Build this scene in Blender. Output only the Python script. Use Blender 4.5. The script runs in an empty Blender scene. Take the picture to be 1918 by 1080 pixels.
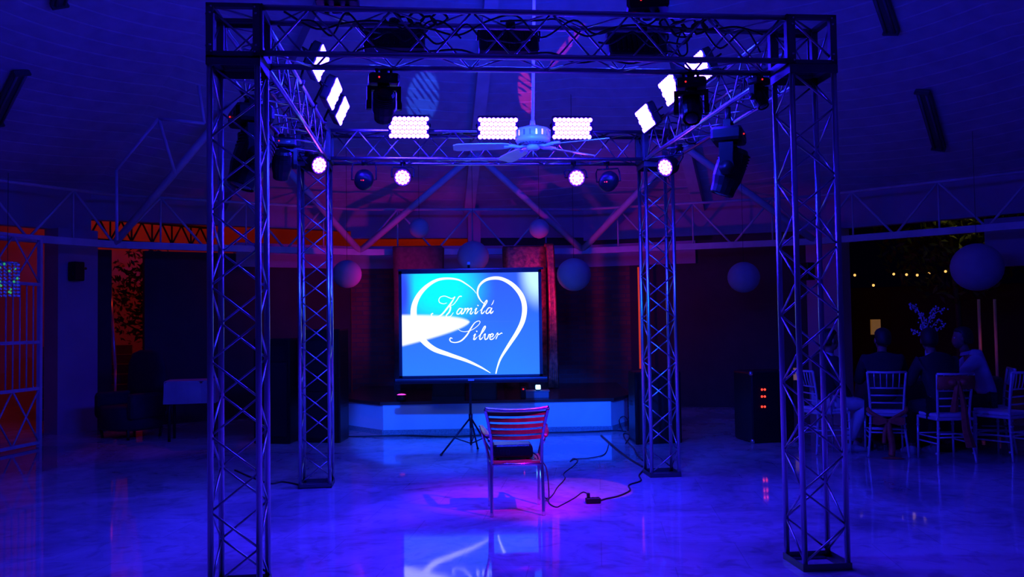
import bpy, bmesh, math, random
from mathutils import Vector, Matrix, Quaternion
random.seed(7)
PI = math.pi
sc = bpy.context.scene
COL = sc.collection

# ---------------------------------------------------------------- camera
F, H, PITCH, ROLL = 1662.5, 1.516, 0.038, -0.0149
cam_d = bpy.data.cameras.new('camera'); cam = bpy.data.objects.new('camera', cam_d); COL.objects.link(cam)
cam_d.sensor_width = 36; cam_d.lens = F / 1918 * 36; cam_d.clip_end = 200
cam.matrix_world = Matrix.Translation((0, 0, H)) @ Matrix.Rotation(PI/2 + PITCH, 4, 'X') @ Matrix.Rotation(ROLL, 4, 'Z')
sc.camera = cam
# ---------------------------------------------------------------- world, exposure
w = bpy.data.worlds.new('night'); sc.world = w; w.use_nodes = True
w.node_tree.nodes['Background'].inputs[0].default_value = (0.10, 0.02, 1.0, 1)
w.node_tree.nodes['Background'].inputs[1].default_value = 0.0015
sc.view_settings.view_transform = 'Standard'; sc.view_settings.look = 'None'
sc.view_settings.exposure = -0.18; sc.view_settings.gamma = 1; sc.view_settings.use_curve_mapping = False
PANEL = (5.0, 2.0, 270.0)       # colour of the light a LED panel gives off
PANEL_BACK = (6.0, 1.5, 340.0)
PAR = (8.0, 1.1, 44.0)

def at(px, py, Y):
    c, s = math.cos(ROLL), math.sin(ROLL)
    dx, dy = px - 959, py - 540
    X, D = c*dx + s*dy, -s*dx + c*dy
    v = -D / F
    y = math.cos(PITCH) - math.sin(PITCH)*v; z = math.sin(PITCH) + math.cos(PITCH)*v
    t = Y / y
    return Vector((X/F*t, Y, H + z*t))
def on_floor(px, py, z=0.0):
    p = at(px, py, 1.0); t = (z - H) / (p.z - H)
    return Vector((p.x*t, t, z))

# ---------------------------------------------------------------- materials
MATS = {}
def mat(name, col, rough=0.5, metal=0.0, emit=None, es=1.0, spec=0.5, noise=None, nscale=5.0, bump=0.0, bscale=40.0, alpha=1.0, trans=0.0, coat=0.0):
    if name in MATS: return MATS[name]
    m = bpy.data.materials.new(name); m.use_nodes = True
    nt = m.node_tree; b = nt.nodes['Principled BSDF']; MATS[name] = m
    b.inputs['Base Color'].default_value = (*col, 1); b.inputs['Roughness'].default_value = rough
    b.inputs['Metallic'].default_value = metal; b.inputs['Specular IOR Level'].default_value = spec
    b.inputs['Alpha'].default_value = alpha; b.inputs['Transmission Weight'].default_value = trans
    b.inputs['Coat Weight'].default_value = coat; b.inputs['Coat Roughness'].default_value = 0.06
    tc = nt.nodes.new('ShaderNodeTexCoord')
    n = nt.nodes.new('ShaderNodeTexNoise'); n.inputs['Scale'].default_value = nscale; n.inputs['Detail'].default_value = 5
    nt.links.new(tc.outputs['Object'], n.inputs['Vector'])
    c2 = noise if noise else tuple(x*0.82 for x in col)
    r = nt.nodes.new('ShaderNodeValToRGB'); r.color_ramp.elements[0].position = .35; r.color_ramp.elements[1].position = .68
    r.color_ramp.elements[0].color = (*c2, 1); r.color_ramp.elements[1].color = (*col, 1)
    nt.links.new(n.outputs['Fac'], r.inputs['Fac']); nt.links.new(r.outputs['Color'], b.inputs['Base Color'])
    if emit:
        b.inputs['Emission Color'].default_value = (*emit, 1); b.inputs['Emission Strength'].default_value = es
    if bump:
        n2 = nt.nodes.new('ShaderNodeTexNoise'); n2.inputs['Scale'].default_value = bscale
        nt.links.new(tc.outputs['Object'], n2.inputs['Vector'])
        bp = nt.nodes.new('ShaderNodeBump'); bp.inputs['Strength'].default_value = bump; bp.inputs['Distance'].default_value = .01
        nt.links.new(n2.outputs['Fac'], bp.inputs['Height']); nt.links.new(bp.outputs['Normal'], b.inputs['Normal'])
    return m
alu = mat('truss aluminium', (.52, .52, .54), .30, 1.0, bump=.05)
plate = mat('cast plate', (.16, .16, .17), .45, .9)
black = mat('black enamel', (.008, .008, .009), .45, spec=.3)
blackm = mat('black plastic', (.007, .007, .008), .4, spec=.3)
rubber = mat('cable rubber', (.01, .01, .011), .55)
lampbody = mat('lamp housing', (.008, .008, .009), .42, .0, spec=.35)
chrome = mat('brushed chair tube', (.72, .70, .70), .22, 1.0)
teak = mat('reddish hardwood', (.24, .065, .03), .38, noise=(.14, .035, .02), nscale=14, coat=.3)
silver = mat('silver painted wood', (.62, .62, .66), .3, .25)
whitep = mat('white paint', (.72, .72, .72), .5, noise=(.60, .60, .60), nscale=3)
fanw = mat('white fan enamel', (.82, .82, .82), .28)
steelp = mat('painted roof steel', (.50, .48, .50), .5)
skin = mat('skin', (.30, .15, .10), .5)
darkcloth = mat('dark wool', (.018, .018, .024), .85, noise=(.01, .01, .014))
lightcloth = mat('pale trouser cotton', (.62, .60, .62), .85, noise=(.5, .48, .5), nscale=9, bump=.2)
shirt = mat('pale shirt cotton', (.5, .5, .56), .8)
hair = mat('dark hair', (.008, .006, .005), .6)
orange_sash = mat('orange organza', (.62, .12, .05), .55, noise=(.45, .08, .03), nscale=20)
paper = mat('lantern paper', (.40, .36, .38), .8, noise=(.36, .32, .34), nscale=6)
lens_dark = mat('dark lens', (.02, .02, .03), .08, coat=1)

def ceiling_mat():
    m = mat('pale ceiling boards', (.40, .37, .42), .6); nt = m.node_tree; b = nt.nodes['Principled BSDF']
    tc = nt.nodes.new('ShaderNodeTexCoord')
    wv = nt.nodes.new('ShaderNodeTexWave'); wv.wave_type = 'RINGS'; wv.rings_direction = 'Z'; wv.inputs['Scale'].default_value = 1.55
    wv.inputs['Distortion'].default_value = 0; wv.wave_profile = 'SAW'
    nt.links.new(tc.outputs['Object'], wv.inputs['Vector'])
    r = nt.nodes.new('ShaderNodeValToRGB'); r.color_ramp.elements[0].position = 0.0; r.color_ramp.elements[0].color = (0, 0, 0, 1)
    r.color_ramp.elements[1].position = .10; r.color_ramp.elements[1].color = (1, 1, 1, 1)
    nt.links.new(wv.outputs['Fac'], r.inputs['Fac'])
    bp = nt.nodes.new('ShaderNodeBump'); bp.inputs['Strength'].default_value = .6; bp.inputs['Distance'].default_value = .02
    nt.links.new(r.outputs['Color'], bp.inputs['Height']); nt.links.new(bp.outputs['Normal'], b.inputs['Normal'])
    return m
def floor_mat():
    m = bpy.data.materials.new('polished floor slabs'); m.use_nodes = True; MATS['floor'] = m
    nt = m.node_tree; b = nt.nodes['Principled BSDF']; N = nt.nodes.new; L = nt.links.new
    tc = N('ShaderNodeTexCoord')
    mp = N('ShaderNodeMapping'); mp.inputs['Rotation'].default_value = (0, 0, .095); L(tc.outputs['Object'], mp.inputs['Vector'])
    n1 = N('ShaderNodeTexNoise'); n1.inputs['Scale'].default_value = 0.55; n1.inputs['Detail'].default_value = 7; n1.inputs['Roughness'].default_value = .62; n1.inputs['Distortion'].default_value = .8
    n2 = N('ShaderNodeTexNoise'); n2.inputs['Scale'].default_value = 4.5; n2.inputs['Detail'].default_value = 6; n2.inputs['Distortion'].default_value = 1.5
    L(mp.outputs[0], n1.inputs['Vector']); L(mp.outputs[0], n2.inputs['Vector'])
    bk = N('ShaderNodeTexBrick'); bk.inputs['Scale'].default_value = 1.0; bk.inputs['Mortar Size'].default_value = .004
    bk.inputs['Brick Width'].default_value = .9; bk.inputs['Row Height'].default_value = .62
    bk.inputs['Color1'].default_value = (1, 1, 1, 1); bk.inputs['Color2'].default_value = (.86, .86, .86, 1); bk.inputs['Mortar'].default_value = (.7, .7, .7, 1)
    L(mp.outputs[0], bk.inputs['Vector'])
    r1 = N('ShaderNodeValToRGB'); r1.color_ramp.elements[0].position = .36; r1.color_ramp.elements[1].position = .64
    r1.color_ramp.elements[0].color = (.26, .25, .26, 1); r1.color_ramp.elements[1].color = (.68, .66, .66, 1)
    L(n1.outputs['Fac'], r1.inputs['Fac'])
    r2 = N('ShaderNodeValToRGB'); r2.color_ramp.elements[0].position = .30; r2.color_ramp.elements[1].position = .5
    r2.color_ramp.elements[0].color = (.72, .72, .72, 1); r2.color_ramp.elements[1].color = (1, 1, 1, 1)
    L(n2.outputs['Fac'], r2.inputs['Fac'])
    mx = N('ShaderNodeMix'); mx.data_type = 'RGBA'; mx.blend_type = 'MULTIPLY'; mx.inputs[0].default_value = 1
    L(r1.outputs[0], mx.inputs[6]); L(r2.outputs[0], mx.inputs[7])
    m2 = N('ShaderNodeMix'); m2.data_type = 'RGBA'; m2.blend_type = 'MULTIPLY'; m2.inputs[0].default_value = .8
    L(mx.outputs[2], m2.inputs[6]); L(bk.outputs['Color'], m2.inputs[7]); L(m2.outputs[2], b.inputs['Base Color'])
    rr = N('ShaderNodeMapRange'); rr.inputs['To Min'].default_value = .02; rr.inputs['To Max'].default_value = .085
    L(n2.outputs['Fac'], rr.inputs['Value']); L(rr.outputs[0], b.inputs['Roughness'])
    b.inputs['IOR'].default_value = 1.6
    bp = N('ShaderNodeBump'); bp.inputs['Strength'].default_value = .06; bp.inputs['Distance'].default_value = .01
    L(n1.outputs['Fac'], bp.inputs['Height']); L(bp.outputs['Normal'], b.inputs['Normal'])
    return m
def brick_mat(name='dark red brick', c1=(.20, .05, .035), c2=(.12, .03, .022), mo=(.07, .05, .05)):
    if name in MATS: return MATS[name]
    m = bpy.data.materials.new(name); m.use_nodes = True; MATS[name] = m
    nt = m.node_tree; b = nt.nodes['Principled BSDF']; N = nt.nodes.new; L = nt.links.new
    tc = N('ShaderNodeTexCoord'); sp = N('ShaderNodeSeparateXYZ'); cb = N('ShaderNodeCombineXYZ')
    L(tc.outputs['Object'], sp.inputs[0]); L(sp.outputs['X'], cb.inputs['X']); L(sp.outputs['Z'], cb.inputs['Y'])
    bk = N('ShaderNodeTexBrick'); bk.inputs['Scale'].default_value = 1; bk.inputs['Brick Width'].default_value = .24; bk.inputs['Row Height'].default_value = .08
    bk.inputs['Mortar Size'].default_value = .008; bk.inputs['Color1'].default_value = (*c1, 1); bk.inputs['Color2'].default_value = (*c2, 1); bk.inputs['Mortar'].default_value = (*mo, 1)
    L(cb.outputs[0], bk.inputs['Vector']); L(bk.outputs['Color'], b.inputs['Base Color']); b.inputs['Roughness'].default_value = .8
    return m

# ---------------------------------------------------------------- mesh helpers
def frame(d):
    d = Vector(d).normalized(); up = Vector((0, 0, 1)) if abs(d.z) < .95 else Vector((1, 0, 0))
    x = d.cross(up).normalized(); return x, x.cross(d).normalized(), d
class MB:
    def __init__(s): s.v = []; s.f = []; s.sm = []
    def add(s, vs, fs, smooth=False):
        o = len(s.v); s.v += [tuple(v) for v in vs]; s.f += [tuple(i+o for i in f) for f in fs]; s.sm += [smooth]*len(fs); return s
    def box(s, c, size, R=None):
        x, y, z = [q/2 for q in size]; c = Vector(c)
        vs = [Vector((a*x, b*y, d*z)) for a in (-1, 1) for b in (-1, 1) for d in (-1, 1)]
        if R is not None: vs = [R @ v for v in vs]
        return s.add([c+v for v in vs], [(0,1,3,2),(4,6,7,5),(0,4,5,1),(2,3,7,6),(0,2,6,4),(1,5,7,3)])
    def rbox(s, c, size, r=.01, R=None, n=3):     # box with rounded vertical-plane (x,z) outline, chamfered in y
        x, y, z = [q/2 for q in size]; r = min(r, x*.98, z*.98); out = []
        for cx, cz, a0 in ((x-r, z-r, 0), (-x+r, z-r, PI/2), (-x+r, -z+r, PI), (x-r, -z+r, 1.5*PI)):
            for k in range(n+1):
                a = a0 + PI/2*k/n; out.append((cx + r*math.cos(a), cz + r*math.sin(a)))
        ch = min(r*.5, y*.4); rings = []
        for yy, sh in ((-y, ch), (-y+ch, 0), (y-ch, 0), (y, ch)):
            rings.append([Vector((px*(1-sh/x), yy, pz*(1-sh/z))) for px, pz in out])
        return s.rings(rings, c, R, smooth=False)
    def rings(s, rings, c=(0,0,0), R=None, smooth=True, cap=True):
        c = Vector(c); n = len(rings[0]); vs = []
        for r in rings:
            for v in r:
                v = Vector(v); vs.append(c + (R @ v if R is not None else v))
        fs = []
        for i in range(len(rings)-1):
            for k in range(n):
                a, b = i*n+k, i*n+(k+1) % n; fs.append((a, b, b+n, a+n))
        if cap: fs += [tuple(range(n))[::-1], tuple((len(rings)-1)*n+k for k in range(n))]
        return s.add(vs, fs, smooth)
    def cyl(s, a, b, r, r2=None, n=10, smooth=True):
        a, b = Vector(a), Vector(b); x, y, d = frame(b-a); r2 = r if r2 is None else r2
        ring = lambda p, q: [p + (x*math.cos(t*2*PI/n) + y*math.sin(t*2*PI/n))*q for t in range(n)]
        return s.rings([ring(a, r), ring(b, r2)], smooth=smooth)
    def tube(s, pts, r, n=8, closed=False):
        pts = [Vector(p) for p in pts]; rr = r if isinstance(r, (list, tuple)) else [r]*len(pts); rings = []
        px = None
        for i, p in enumerate(pts):
            if closed: d = pts[(i+1) % len(pts)] - pts[i-1]
            else: d = pts[min(i+1, len(pts)-1)] - pts[max(i-1, 0)]
            if px is None: x, y, _ = frame(d)
            else:
                x = px - d.normalized()*px.dot(d.normalized()); x.normalize(); y = x.cross(d.normalized())
            px = x
            rings.append([p + (x*math.cos(t*2*PI/n) + y*math.sin(t*2*PI/n))*rr[i] for t in range(n)])
        if closed: rings.append(rings[0])
        return s.rings(rings, cap=not closed)
    def lathe(s, prof, c=(0,0,0), n=24, R=None, smooth=True, cap=True):   # prof: (r, z)
        return s.rings([[Vector((r*math.cos(k*2*PI/n), r*math.sin(k*2*PI/n), z)) for k in range(n)] for r, z in prof], c, R, smooth, cap)
    def sphere(s, c, r, n=24, m=14, sq=1.0):
        return s.lathe([(max(r*math.sin(PI*i/m), 1e-4), -r*sq*math.cos(PI*i/m)) for i in range(m+1)], c, n)
    def poly(s, vs): return s.add(vs, [tuple(range(len(vs)))])
    def build(s, name, m, parent=None, label=None, origin=None, bevel=0):
        me = bpy.data.meshes.new(name); o0 = Vector(origin) if origin is not None else Vector((0,0,0))
        me.from_pydata([tuple(Vector(v)-o0) for v in s.v], [], s.f); me.update()
        for p, q in zip(me.polygons, s.sm): p.use_smooth = q
        me.materials.append(m)
        bm = bmesh.new(); bm.from_mesh(me); bmesh.ops.recalc_face_normals(bm, faces=bm.faces); bm.to_mesh(me); bm.free()
        o = bpy.data.objects.new(name, me); COL.objects.link(o); o.location = o0
        if parent is not None: o.parent = parent
        if label: o['label'] = label
        if bevel:
            b = o.modifiers.new('b', 'BEVEL'); b.width = bevel; b.segments = 2; b.limit_method = 'ANGLE'
        return o
def tag(o, label, cat, group=None, kind=None):
    o['label'] = label; o['category'] = cat
    if group: o['group'] = group
    if kind: o['kind'] = kind
    return o
def thing(name, loc, label, cat, group=None, rz=0.0, R=None):
    o = bpy.data.objects.new(name, None); COL.objects.link(o); o.empty_display_size = .1
    o.location = loc
    if R is not None: o.matrix_world = Matrix.Translation(loc) @ R.to_4x4()
    else: o.rotation_euler = (0, 0, rz)
    return tag(o, label, cat, group)
def struct(o):
    o['kind'] = 'structure'; return o
def kids(o): return [c for c in bpy.data.objects if c.parent == o]
def dup(root, loc, rz=None, label=None, R=None):
    def cp(o, par):
        c = o.copy(); COL.objects.link(c)
        if par is not None: c.parent = par
        for k in list(kids(o)): cp(k, c)
        return c
    r = cp(root, None); r.location = loc
    if R is not None: r.matrix_world = Matrix.Translation(loc) @ R.to_4x4()
    elif rz is not None: r.rotation_euler = (0, 0, rz)
    if label: r['label'] = label
    return r
def smooth_path(pts, k=6):
    P = [Vector(p) for p in pts]; out = []
    for i in range(len(P)-1):
        a, b, c, d = P[max(i-1, 0)], P[i], P[i+1], P[min(i+2, len(P)-1)]
        for j in range(k):
            t = j/k; out.append(.5*((2*b) + (c-a)*t + (2*a-5*b+4*c-d)*t*t + (3*b-a-3*c+d)*t**3))
    out.append(P[-1]); return out
def aim(d, up=(0,0,1)):       # rotation taking local -Y to direction d, local Z close to up
    y = -Vector(d).normalized(); x = y.cross(Vector(up)).normalized(); z = x.cross(y)
    return Matrix((x, y, z)).transposed()
def spot(name, loc, target, col, power, size, blend=.3, radius=.03, parent=None, nodes=None):
    l = bpy.data.lights.new(name, 'SPOT'); l.color = col; l.energy = power; l.spot_size = size; l.spot_blend = blend; l.shadow_soft_size = radius
    o = bpy.data.objects.new(name, l); COL.objects.link(o); o.location = loc
    o.rotation_euler = (Vector(target)-Vector(loc)).to_track_quat('-Z', 'Y').to_euler()
    return o
def point(name, loc, col, power, radius=.03):
    l = bpy.data.lights.new(name, 'POINT'); l.color = col; l.energy = power; l.shadow_soft_size = radius
    o = bpy.data.objects.new(name, l); COL.objects.link(o); o.location = loc; return o

# ================================================================= HALL SHELL
HC = Vector((.3, 6.8, 0))
def node(i, R, z):           # i = 0 is the corner left of the stage
    a = math.radians(-19.5 + 25.714*i); return HC + Vector((R*math.sin(a), R*math.cos(a), z))
EAVE, RW = 3.57, 9.4
fm = MB().poly([(-30, -6, 0), (30, -6, 0), (30, 34, 0), (-30, 34, 0)]).build('floor', floor_mat()); struct(fm)
# ceiling: fourteen sloping fields, given thickness
cb = MB(); n = 14
for dz, flip in ((0, 0), (.12, 1)):
    ring0 = [node(i, RW+.25, EAVE - .1 + dz) - HC for i in range(n)]; ring1 = [node(i, .35, EAVE + 4.1 + dz) - HC for i in range(n)]
    for i in range(n):
        j = (i+1) % n; cb.add([ring0[i], ring0[j], ring1[j], ring1[i]], [(0, 1, 2, 3)])
co = cb.build('ceiling', ceiling_mat()); co.location = HC; struct(co)
capm = MB().lathe([(.4, 0), (.4, .1), (.05, .3)], (HC.x, HC.y, EAVE+4.0), 14).build('ceiling_cap', whitep); struct(capm)
def wall_seg(m, i0, f0, f1, z0, z1, R=RW, t=.18):
    a, b = node(i0, R, 0), node(i0+1, R, 0); d = (b-a); p, q = a + d*f0, a + d*f1
    nrm = Vector((d.y, -d.x, 0)).normalized(); nrm = nrm if nrm.dot(p-HC) > 0 else -nrm
    m.add([p+Vector((0,0,z0)), q+Vector((0,0,z0)), q+Vector((0,0,z1)), p+Vector((0,0,z1)), p+nrm*t+Vector((0,0,z0)), q+nrm*t+Vector((0,0,z0)), q+nrm*t+Vector((0,0,z1)), p+nrm*t+Vector((0,0,z1))],
          [(0,1,2,3),(5,4,7,6),(0,4,5,1),(3,2,6,7),(0,3,7,4),(1,5,6,2)])
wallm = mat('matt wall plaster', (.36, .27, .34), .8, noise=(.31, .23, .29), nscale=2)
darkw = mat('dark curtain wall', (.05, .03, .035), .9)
brick = brick_mat()
# fascia band under the eave, all round
fb = MB()
for i in range(n): wall_seg(fb, i, 0, 1, 3.17 if i == 13 else 3.04 if i == 0 else 2.98, EAVE+.02)
struct(fb.build('wall_upper', wallm))
# pale lintel behind the ring beam
lb = MB(); wall_seg(lb, -1, .52, 1, 2.50, 2.90); wall_seg(lb, 0, 0, 1, 2.50, 2.90); wall_seg(lb, 1, 0, .48, 2.50, 2.90)
struct(lb.build('trim_1', wallm))
# cross-shaped shutters in the gap between lintel and fascia (dark strip on the right half)
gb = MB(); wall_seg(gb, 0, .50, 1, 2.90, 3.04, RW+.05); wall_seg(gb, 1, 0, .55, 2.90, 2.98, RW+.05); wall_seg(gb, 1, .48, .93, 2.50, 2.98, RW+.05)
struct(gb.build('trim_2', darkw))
bw = MB(); wall_seg(bw, 0, 0, 1, 0, 2.50)
wall_seg(bw, 1, 0, .20, 0, 2.50, RW+.02)
bo = bw.build('wall_back', brick); struct(bo)
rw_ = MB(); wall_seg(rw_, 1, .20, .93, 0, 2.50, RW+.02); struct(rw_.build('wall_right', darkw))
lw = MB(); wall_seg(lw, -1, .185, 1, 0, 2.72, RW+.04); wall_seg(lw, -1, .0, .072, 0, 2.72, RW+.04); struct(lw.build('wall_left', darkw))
nb = MB()
for i in range(3, 12): wall_seg(nb, i, 0, 1, 0, 2.98)
struct(nb.build('wall_near', wallm))
def column(i, wd, dp, z0=0, z1=3.0, frac=0, R=RW, name='column'):
    a, b = node(i, R, 0), node(i+1, R, 0); p = a + (b-a)*frac; ang = math.atan2((b-a).y, (b-a).x)
    c = MB().box((0, 0, (z0+z1)/2), (wd, dp, z1-z0)).build(name, wallm); c.location = p; c.rotation_euler[2] = ang; struct(c)
    return c
column(-2, .62, .35, z1=2.98, frac=.925); column(2, .62, .3, z1=2.98); column(3, .5, .3, z1=2.98)
column(0, .22, .2, 2.5, 3.55, frac=.52, R=RW-.12)
column(-2, .5, .3, z1=2.98)
# pale box hung at right edge under the fascia
bx = at(1893, 453, 12.9); b_ = MB().box((0, 0, 0), (.62, .3, .70)).build('wall_panel', wallm); b_.location = bx; b_.rotation_euler[2] = -.7; struct(b_)

# ---- roof steel: ring girder with lattice, struts, rafters
RN = 8.5
for i in range(n):
    if i in (5, 6, 7, 8, 9): continue
    lab = {13: 'roof lattice girder on the left over the orange doorway', 0: 'roof lattice girder straight above the projection screen', 1: 'roof lattice girder above the dark wall right of stage',
           2: 'roof lattice girder in front of the garden at far right', 12: 'roof lattice girder above the far left gate'}.get(i, 'white steel roof lattice girder on the near side of hall, number of bays behind camera')
    if i not in (13, 0, 1, 2, 12): continue
    A, B = node(i, RN, 2.72), node(i+1, RN, 2.72); t = thing('roof_girder', (A+B)/2, lab, 'roof girder', 'lattice girders ringing the hall roof')
    o = (A+B)/2; d = B-A
    MB().box((0,0,0), (d.length+.05, .09, .10), Matrix.Rotation(math.atan2(d.y, d.x), 3, 'Z')).build('bottom_chord', steelp, t)
    MB().cyl(A-o+Vector((0,0,.72)), B-o+Vector((0,0,.72)), .022).build('top_chord', steelp, t)
    web = MB(); K = 3
    for k in range(K):
        f0 = A + d*(k/K); f1 = A + d*((k+.5)/K); f2 = A + d*((k+1)/K); u = Vector((0,0,.72))
        web.cyl(f0-o, f1+u-o, .018, n=6); web.cyl(f1+u-o, f2-o, .018, n=6); web.cyl(f1+u-o, f1-o, .014, n=6)
    web.build('lattice', steelp, t)
ri = 0
def P_of(i): 
    a = math.radians(-19.5 + 25.714*(i+.5)); return HC + Vector((7.35*math.sin(a), 7.35*math.cos(a), 4.22))
sl = {(-1, 0): 'sloping roof strut seen past the left front tower', (-1, 1): 'sloping roof strut rising left from girder joint behind left back tower',
      (0, 0): 'long sloping roof strut left of the middle above the screen', (0, 1): 'long sloping roof strut right of the middle above the screen',
      (1, 0): 'sloping roof strut behind the right back tower', (1, 1): 'sloping roof strut by the right front tower top'}
for (i, k), lab in sl.items():
    A = node(i+k, RN, 2.74); B = P_of(i)
    if (i, k) == (-1, 0): B = at(455, 172, 12.3)
    o = MB().cyl(A, B, .055, n=10).build('roof_strut', steelp, origin=A); tag(o, lab, 'roof strut', 'sloping roof struts')
rl = {-1: 'left roof rafter running up behind the left side beam', 0: 'middle roof rafter running down to the wall above the screen', 1: 'right roof rafter behind the right side beam'}
for i, lab in rl.items():
    a = math.radians(-19.5 + 25.714*(i+.5)); u = Vector((math.sin(a), math.cos(a), 0))
    def rp(R): return HC + u*R + Vector((0, 0, EAVE - .1 + (RW+.25-R)*(4.2/(RW-.1)) - .16))
    m_ = MB(); A, B = rp(9.25), rp(.7); d = B-A
    x = Vector((u.y, -u.x, 0)); yv = d.normalized().cross(x)
    q = [x*sx*.09 + yv*sy*.12 for sx, sy in ((-1,-1),(1,-1),(1,1),(-1,1))]
    m_.rings([[A+v for v in q], [B+v for v in q]], smooth=False)
    tag(m_.build('roof_rafter', steelp), lab, 'roof rafter', 'roof rafters')
def bars(name, pts, r, lab, cat):
    m_ = MB()
    for a, b in pts: m_.cyl(a, b, r, n=8)
    return tag(m_.build(name, steelp), lab, cat)
bars('roof_bracing', [(at(297, 222, 10.9), at(383, 231, 11.0)), (at(297, 222, 10.9), at(218, 318, 10.9)), (at(297, 222, 10.9), at(328, 325, 11.1)), (at(383,231,11.0), at(372,160,11.0)), (at(218,318,10.9), at(219,450,10.9))], .02,
     'triangular roof bracing of thin bars at upper left', 'roof bracing')
# ---- outdoors beyond the left doorway
ow = MB().box((0,0,2.3), (7.5, .2, 4.6)).build('wall_outside', mat('outdoor plaster', (.55, .42, .36), .9, noise=(.45,.34,.3), nscale=1.5)); ow.location = (-8.6, 18.2, 0); ow.rotation_euler[2] = .45; struct(ow)
# sodium lamp outdoors
point('street_light', (-6.9, 16.3, 5.2), (1, .035, .0), 85, .15)
ow2 = MB().box((-1.5,19.6,2.3), (8.5, .2, 4.6)).build('wall_outside', MATS['outdoor plaster']); struct(ow2)
point('street_light', (-2.0, 18.3, 4.9), (1, .035, .0), 60, .15)
point('street_light', (-13.0, 12.8, 5.4), (1, .04, .0), 22, .15)
def sub_out():
    st = MB(); base = at(200, 760, 15.6)
    for k in range(7):
        st.box((0, k*.26, .09+.17*k), (1.5, .27, .17*(1 if k == 0 else 1)))
    o = st.build('outdoor_stairs', mat('rough stair tile', (.16, .10, .09), .8)); o.location = (-7.25, 15.2, 0.0); o.rotation_euler[2] = .45
    tag(o, 'dark outdoor steps going up beyond the orange doorway', 'stairs')
    r = thing('stair_railing', (-7.0, 15.4, 0), 'glowing orange lit metal stair railing in the doorway', 'railing')
    a, b = at(207, 535, 15.2), at(216, 690, 14.6); o_ = Vector((-7.0, 15.4, 0)); rm = mat('bare rail steel', (.8, .8, .8), .3, .7)
    MB().cyl(a-o_, b-o_, .025).build('handrail', rm, r)
    a2, b2 = at(203, 560, 15.4), at(212, 650, 14.8); MB().cyl(a2-o_, b2-o_, .02).build('handrail', rm, r)
    MB().cyl(b-o_, Vector((b.x, b.y, .3))-o_, .02).build('post', rm, r); MB().cyl(a-o_, Vector((a.x, a.y, 1.1))-o_, .02).build('post', rm, r)
sub_out()
A_, B_ = at(165, 432, 14.2), at(392, 440, 15.9); B_.z = A_.z = 3.12; d_ = B_-A_; t = thing('outdoor_girder', A_, 'black lattice girder silhouetted against the orange light above doorway', 'outdoor girder')
ob = MB()
for z in (-.17, .17): ob.cyl((0,0,z), d_+Vector((0,0,z)), .025, n=6)
ob.build('chord', black, t); ob = MB()
for k in range(6):
    for s0, s1, f0, f1 in ((-1,1,k/6,(k+.5)/6),(1,-1,(k+.5)/6,(k+1)/6),(-1,1,k/6,k/6)): ob.cyl(d_*f0+Vector((0,0,s0*.17)), d_*f1+Vector((0,0,s1*.17)), .015, n=6)
ob.build('lattice', black, t)
for q in (0, 1): MB().cyl(d_*q+Vector((0,.0,-3.12)), d_*q+Vector((0,0,.17)), .04, n=8).build('post', black, t)
leafm = mat('dark leaves', (.05, .07, .02), .7); barkm = mat('dark bark', (.06, .04, .03), .9)
def tree(loc, h, r, nl, lab, seed, ls=.07):
    rnd = random.Random(seed); t = thing('tree', loc, lab, 'tree')
    tr = MB(); tr.tube(smooth_path([(0,0,0), (.05,0,h*.3), (-.04,.03,h*.6), (.02,0,h*.9)], 4), [.07-.04*k/12 for k in range(13)], 7)
    for k in range(7):
        a = rnd.random()*2*PI; z0 = h*(.45+.4*rnd.random()); tr.cyl((0,0,z0), (math.cos(a)*r*.7, math.sin(a)*r*.7, z0+r*.4), .02, .008, 6)
    tr.build('trunk', barkm, t)
    lf = MB()
    for k in range(nl):
        v = Vector((rnd.gauss(0,1), rnd.gauss(0,1), rnd.gauss(0,1))); v = v.normalized()*r*rnd.random()**.45; p = Vector((0,0,h*.72)) + Vector((v.x, v.y, v.z*h*.34/r))
        q = Quaternion((rnd.random(), rnd.random(), rnd.random()), rnd.random()*6).to_matrix()
        lf.add([p+q@Vector((0,-ls,0)), p+q@Vector((ls*.4,0,.01)), p+q@Vector((0,ls,0)), p+q@Vector((-ls*.4,0,.01))], [(0,1,2,3)])
    lf.build('foliage', leafm, t)
tree((-6.55, 15.9, 0), 2.9, .75, 900, 'small bushy tree against the orange lit wall outdoors', 3)
# garden on the right
tree((8.6, 17.2, 0), 4.6, 1.5, 2200, 'dark garden tree lit yellow beyond the right opening', 5, .10)
tree((13.6, 15.8, 0), 4.2, 1.3, 1500, 'dark garden tree at the far right edge', 8, .10)
gl = mat('warm bulb', (1, .7, .3), .5, emit=(1, .5, .12), es=1.6)
for k, (px, py, Y) in enumerate([(1601,515,17),(1636,534,17),(1674,513,17.2),(1698,514,17.3),(1718,515,17.2),(1740,512,17.5),(1776,508,17.4),(1771,508,17.1)]):
    p = at(px, py, Y); t = thing('garden_bulb', p, 'tiny warm garden bulb on a string seen over the guests', 'garden light', 'string of warm garden bulbs')
    MB().sphere((0,0,0), .026, 8, 6).build('bulb', gl, t); MB().cyl((0,0,.02), (0,0,.07), .012, n=6).build('socket', black, t)
st_ = MB().tube([at(1570,500,17), at(1601,513,17)+Vector((0,0,.0)), at(1636,532,17), at(1674,510,17.2), at(1698,511,17.3), at(1718,512,17.2), at(1740,509,17.5), at(1776,505,17.4), at(1830,470,17.3)], .006, 5).build('light_string', black)
tag(st_, 'thin black cable carrying the warm garden bulbs', 'cable')
point('garden_lamp', at(1800, 418, 16.0), (1, .8, .10), 2.2, .03)
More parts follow.
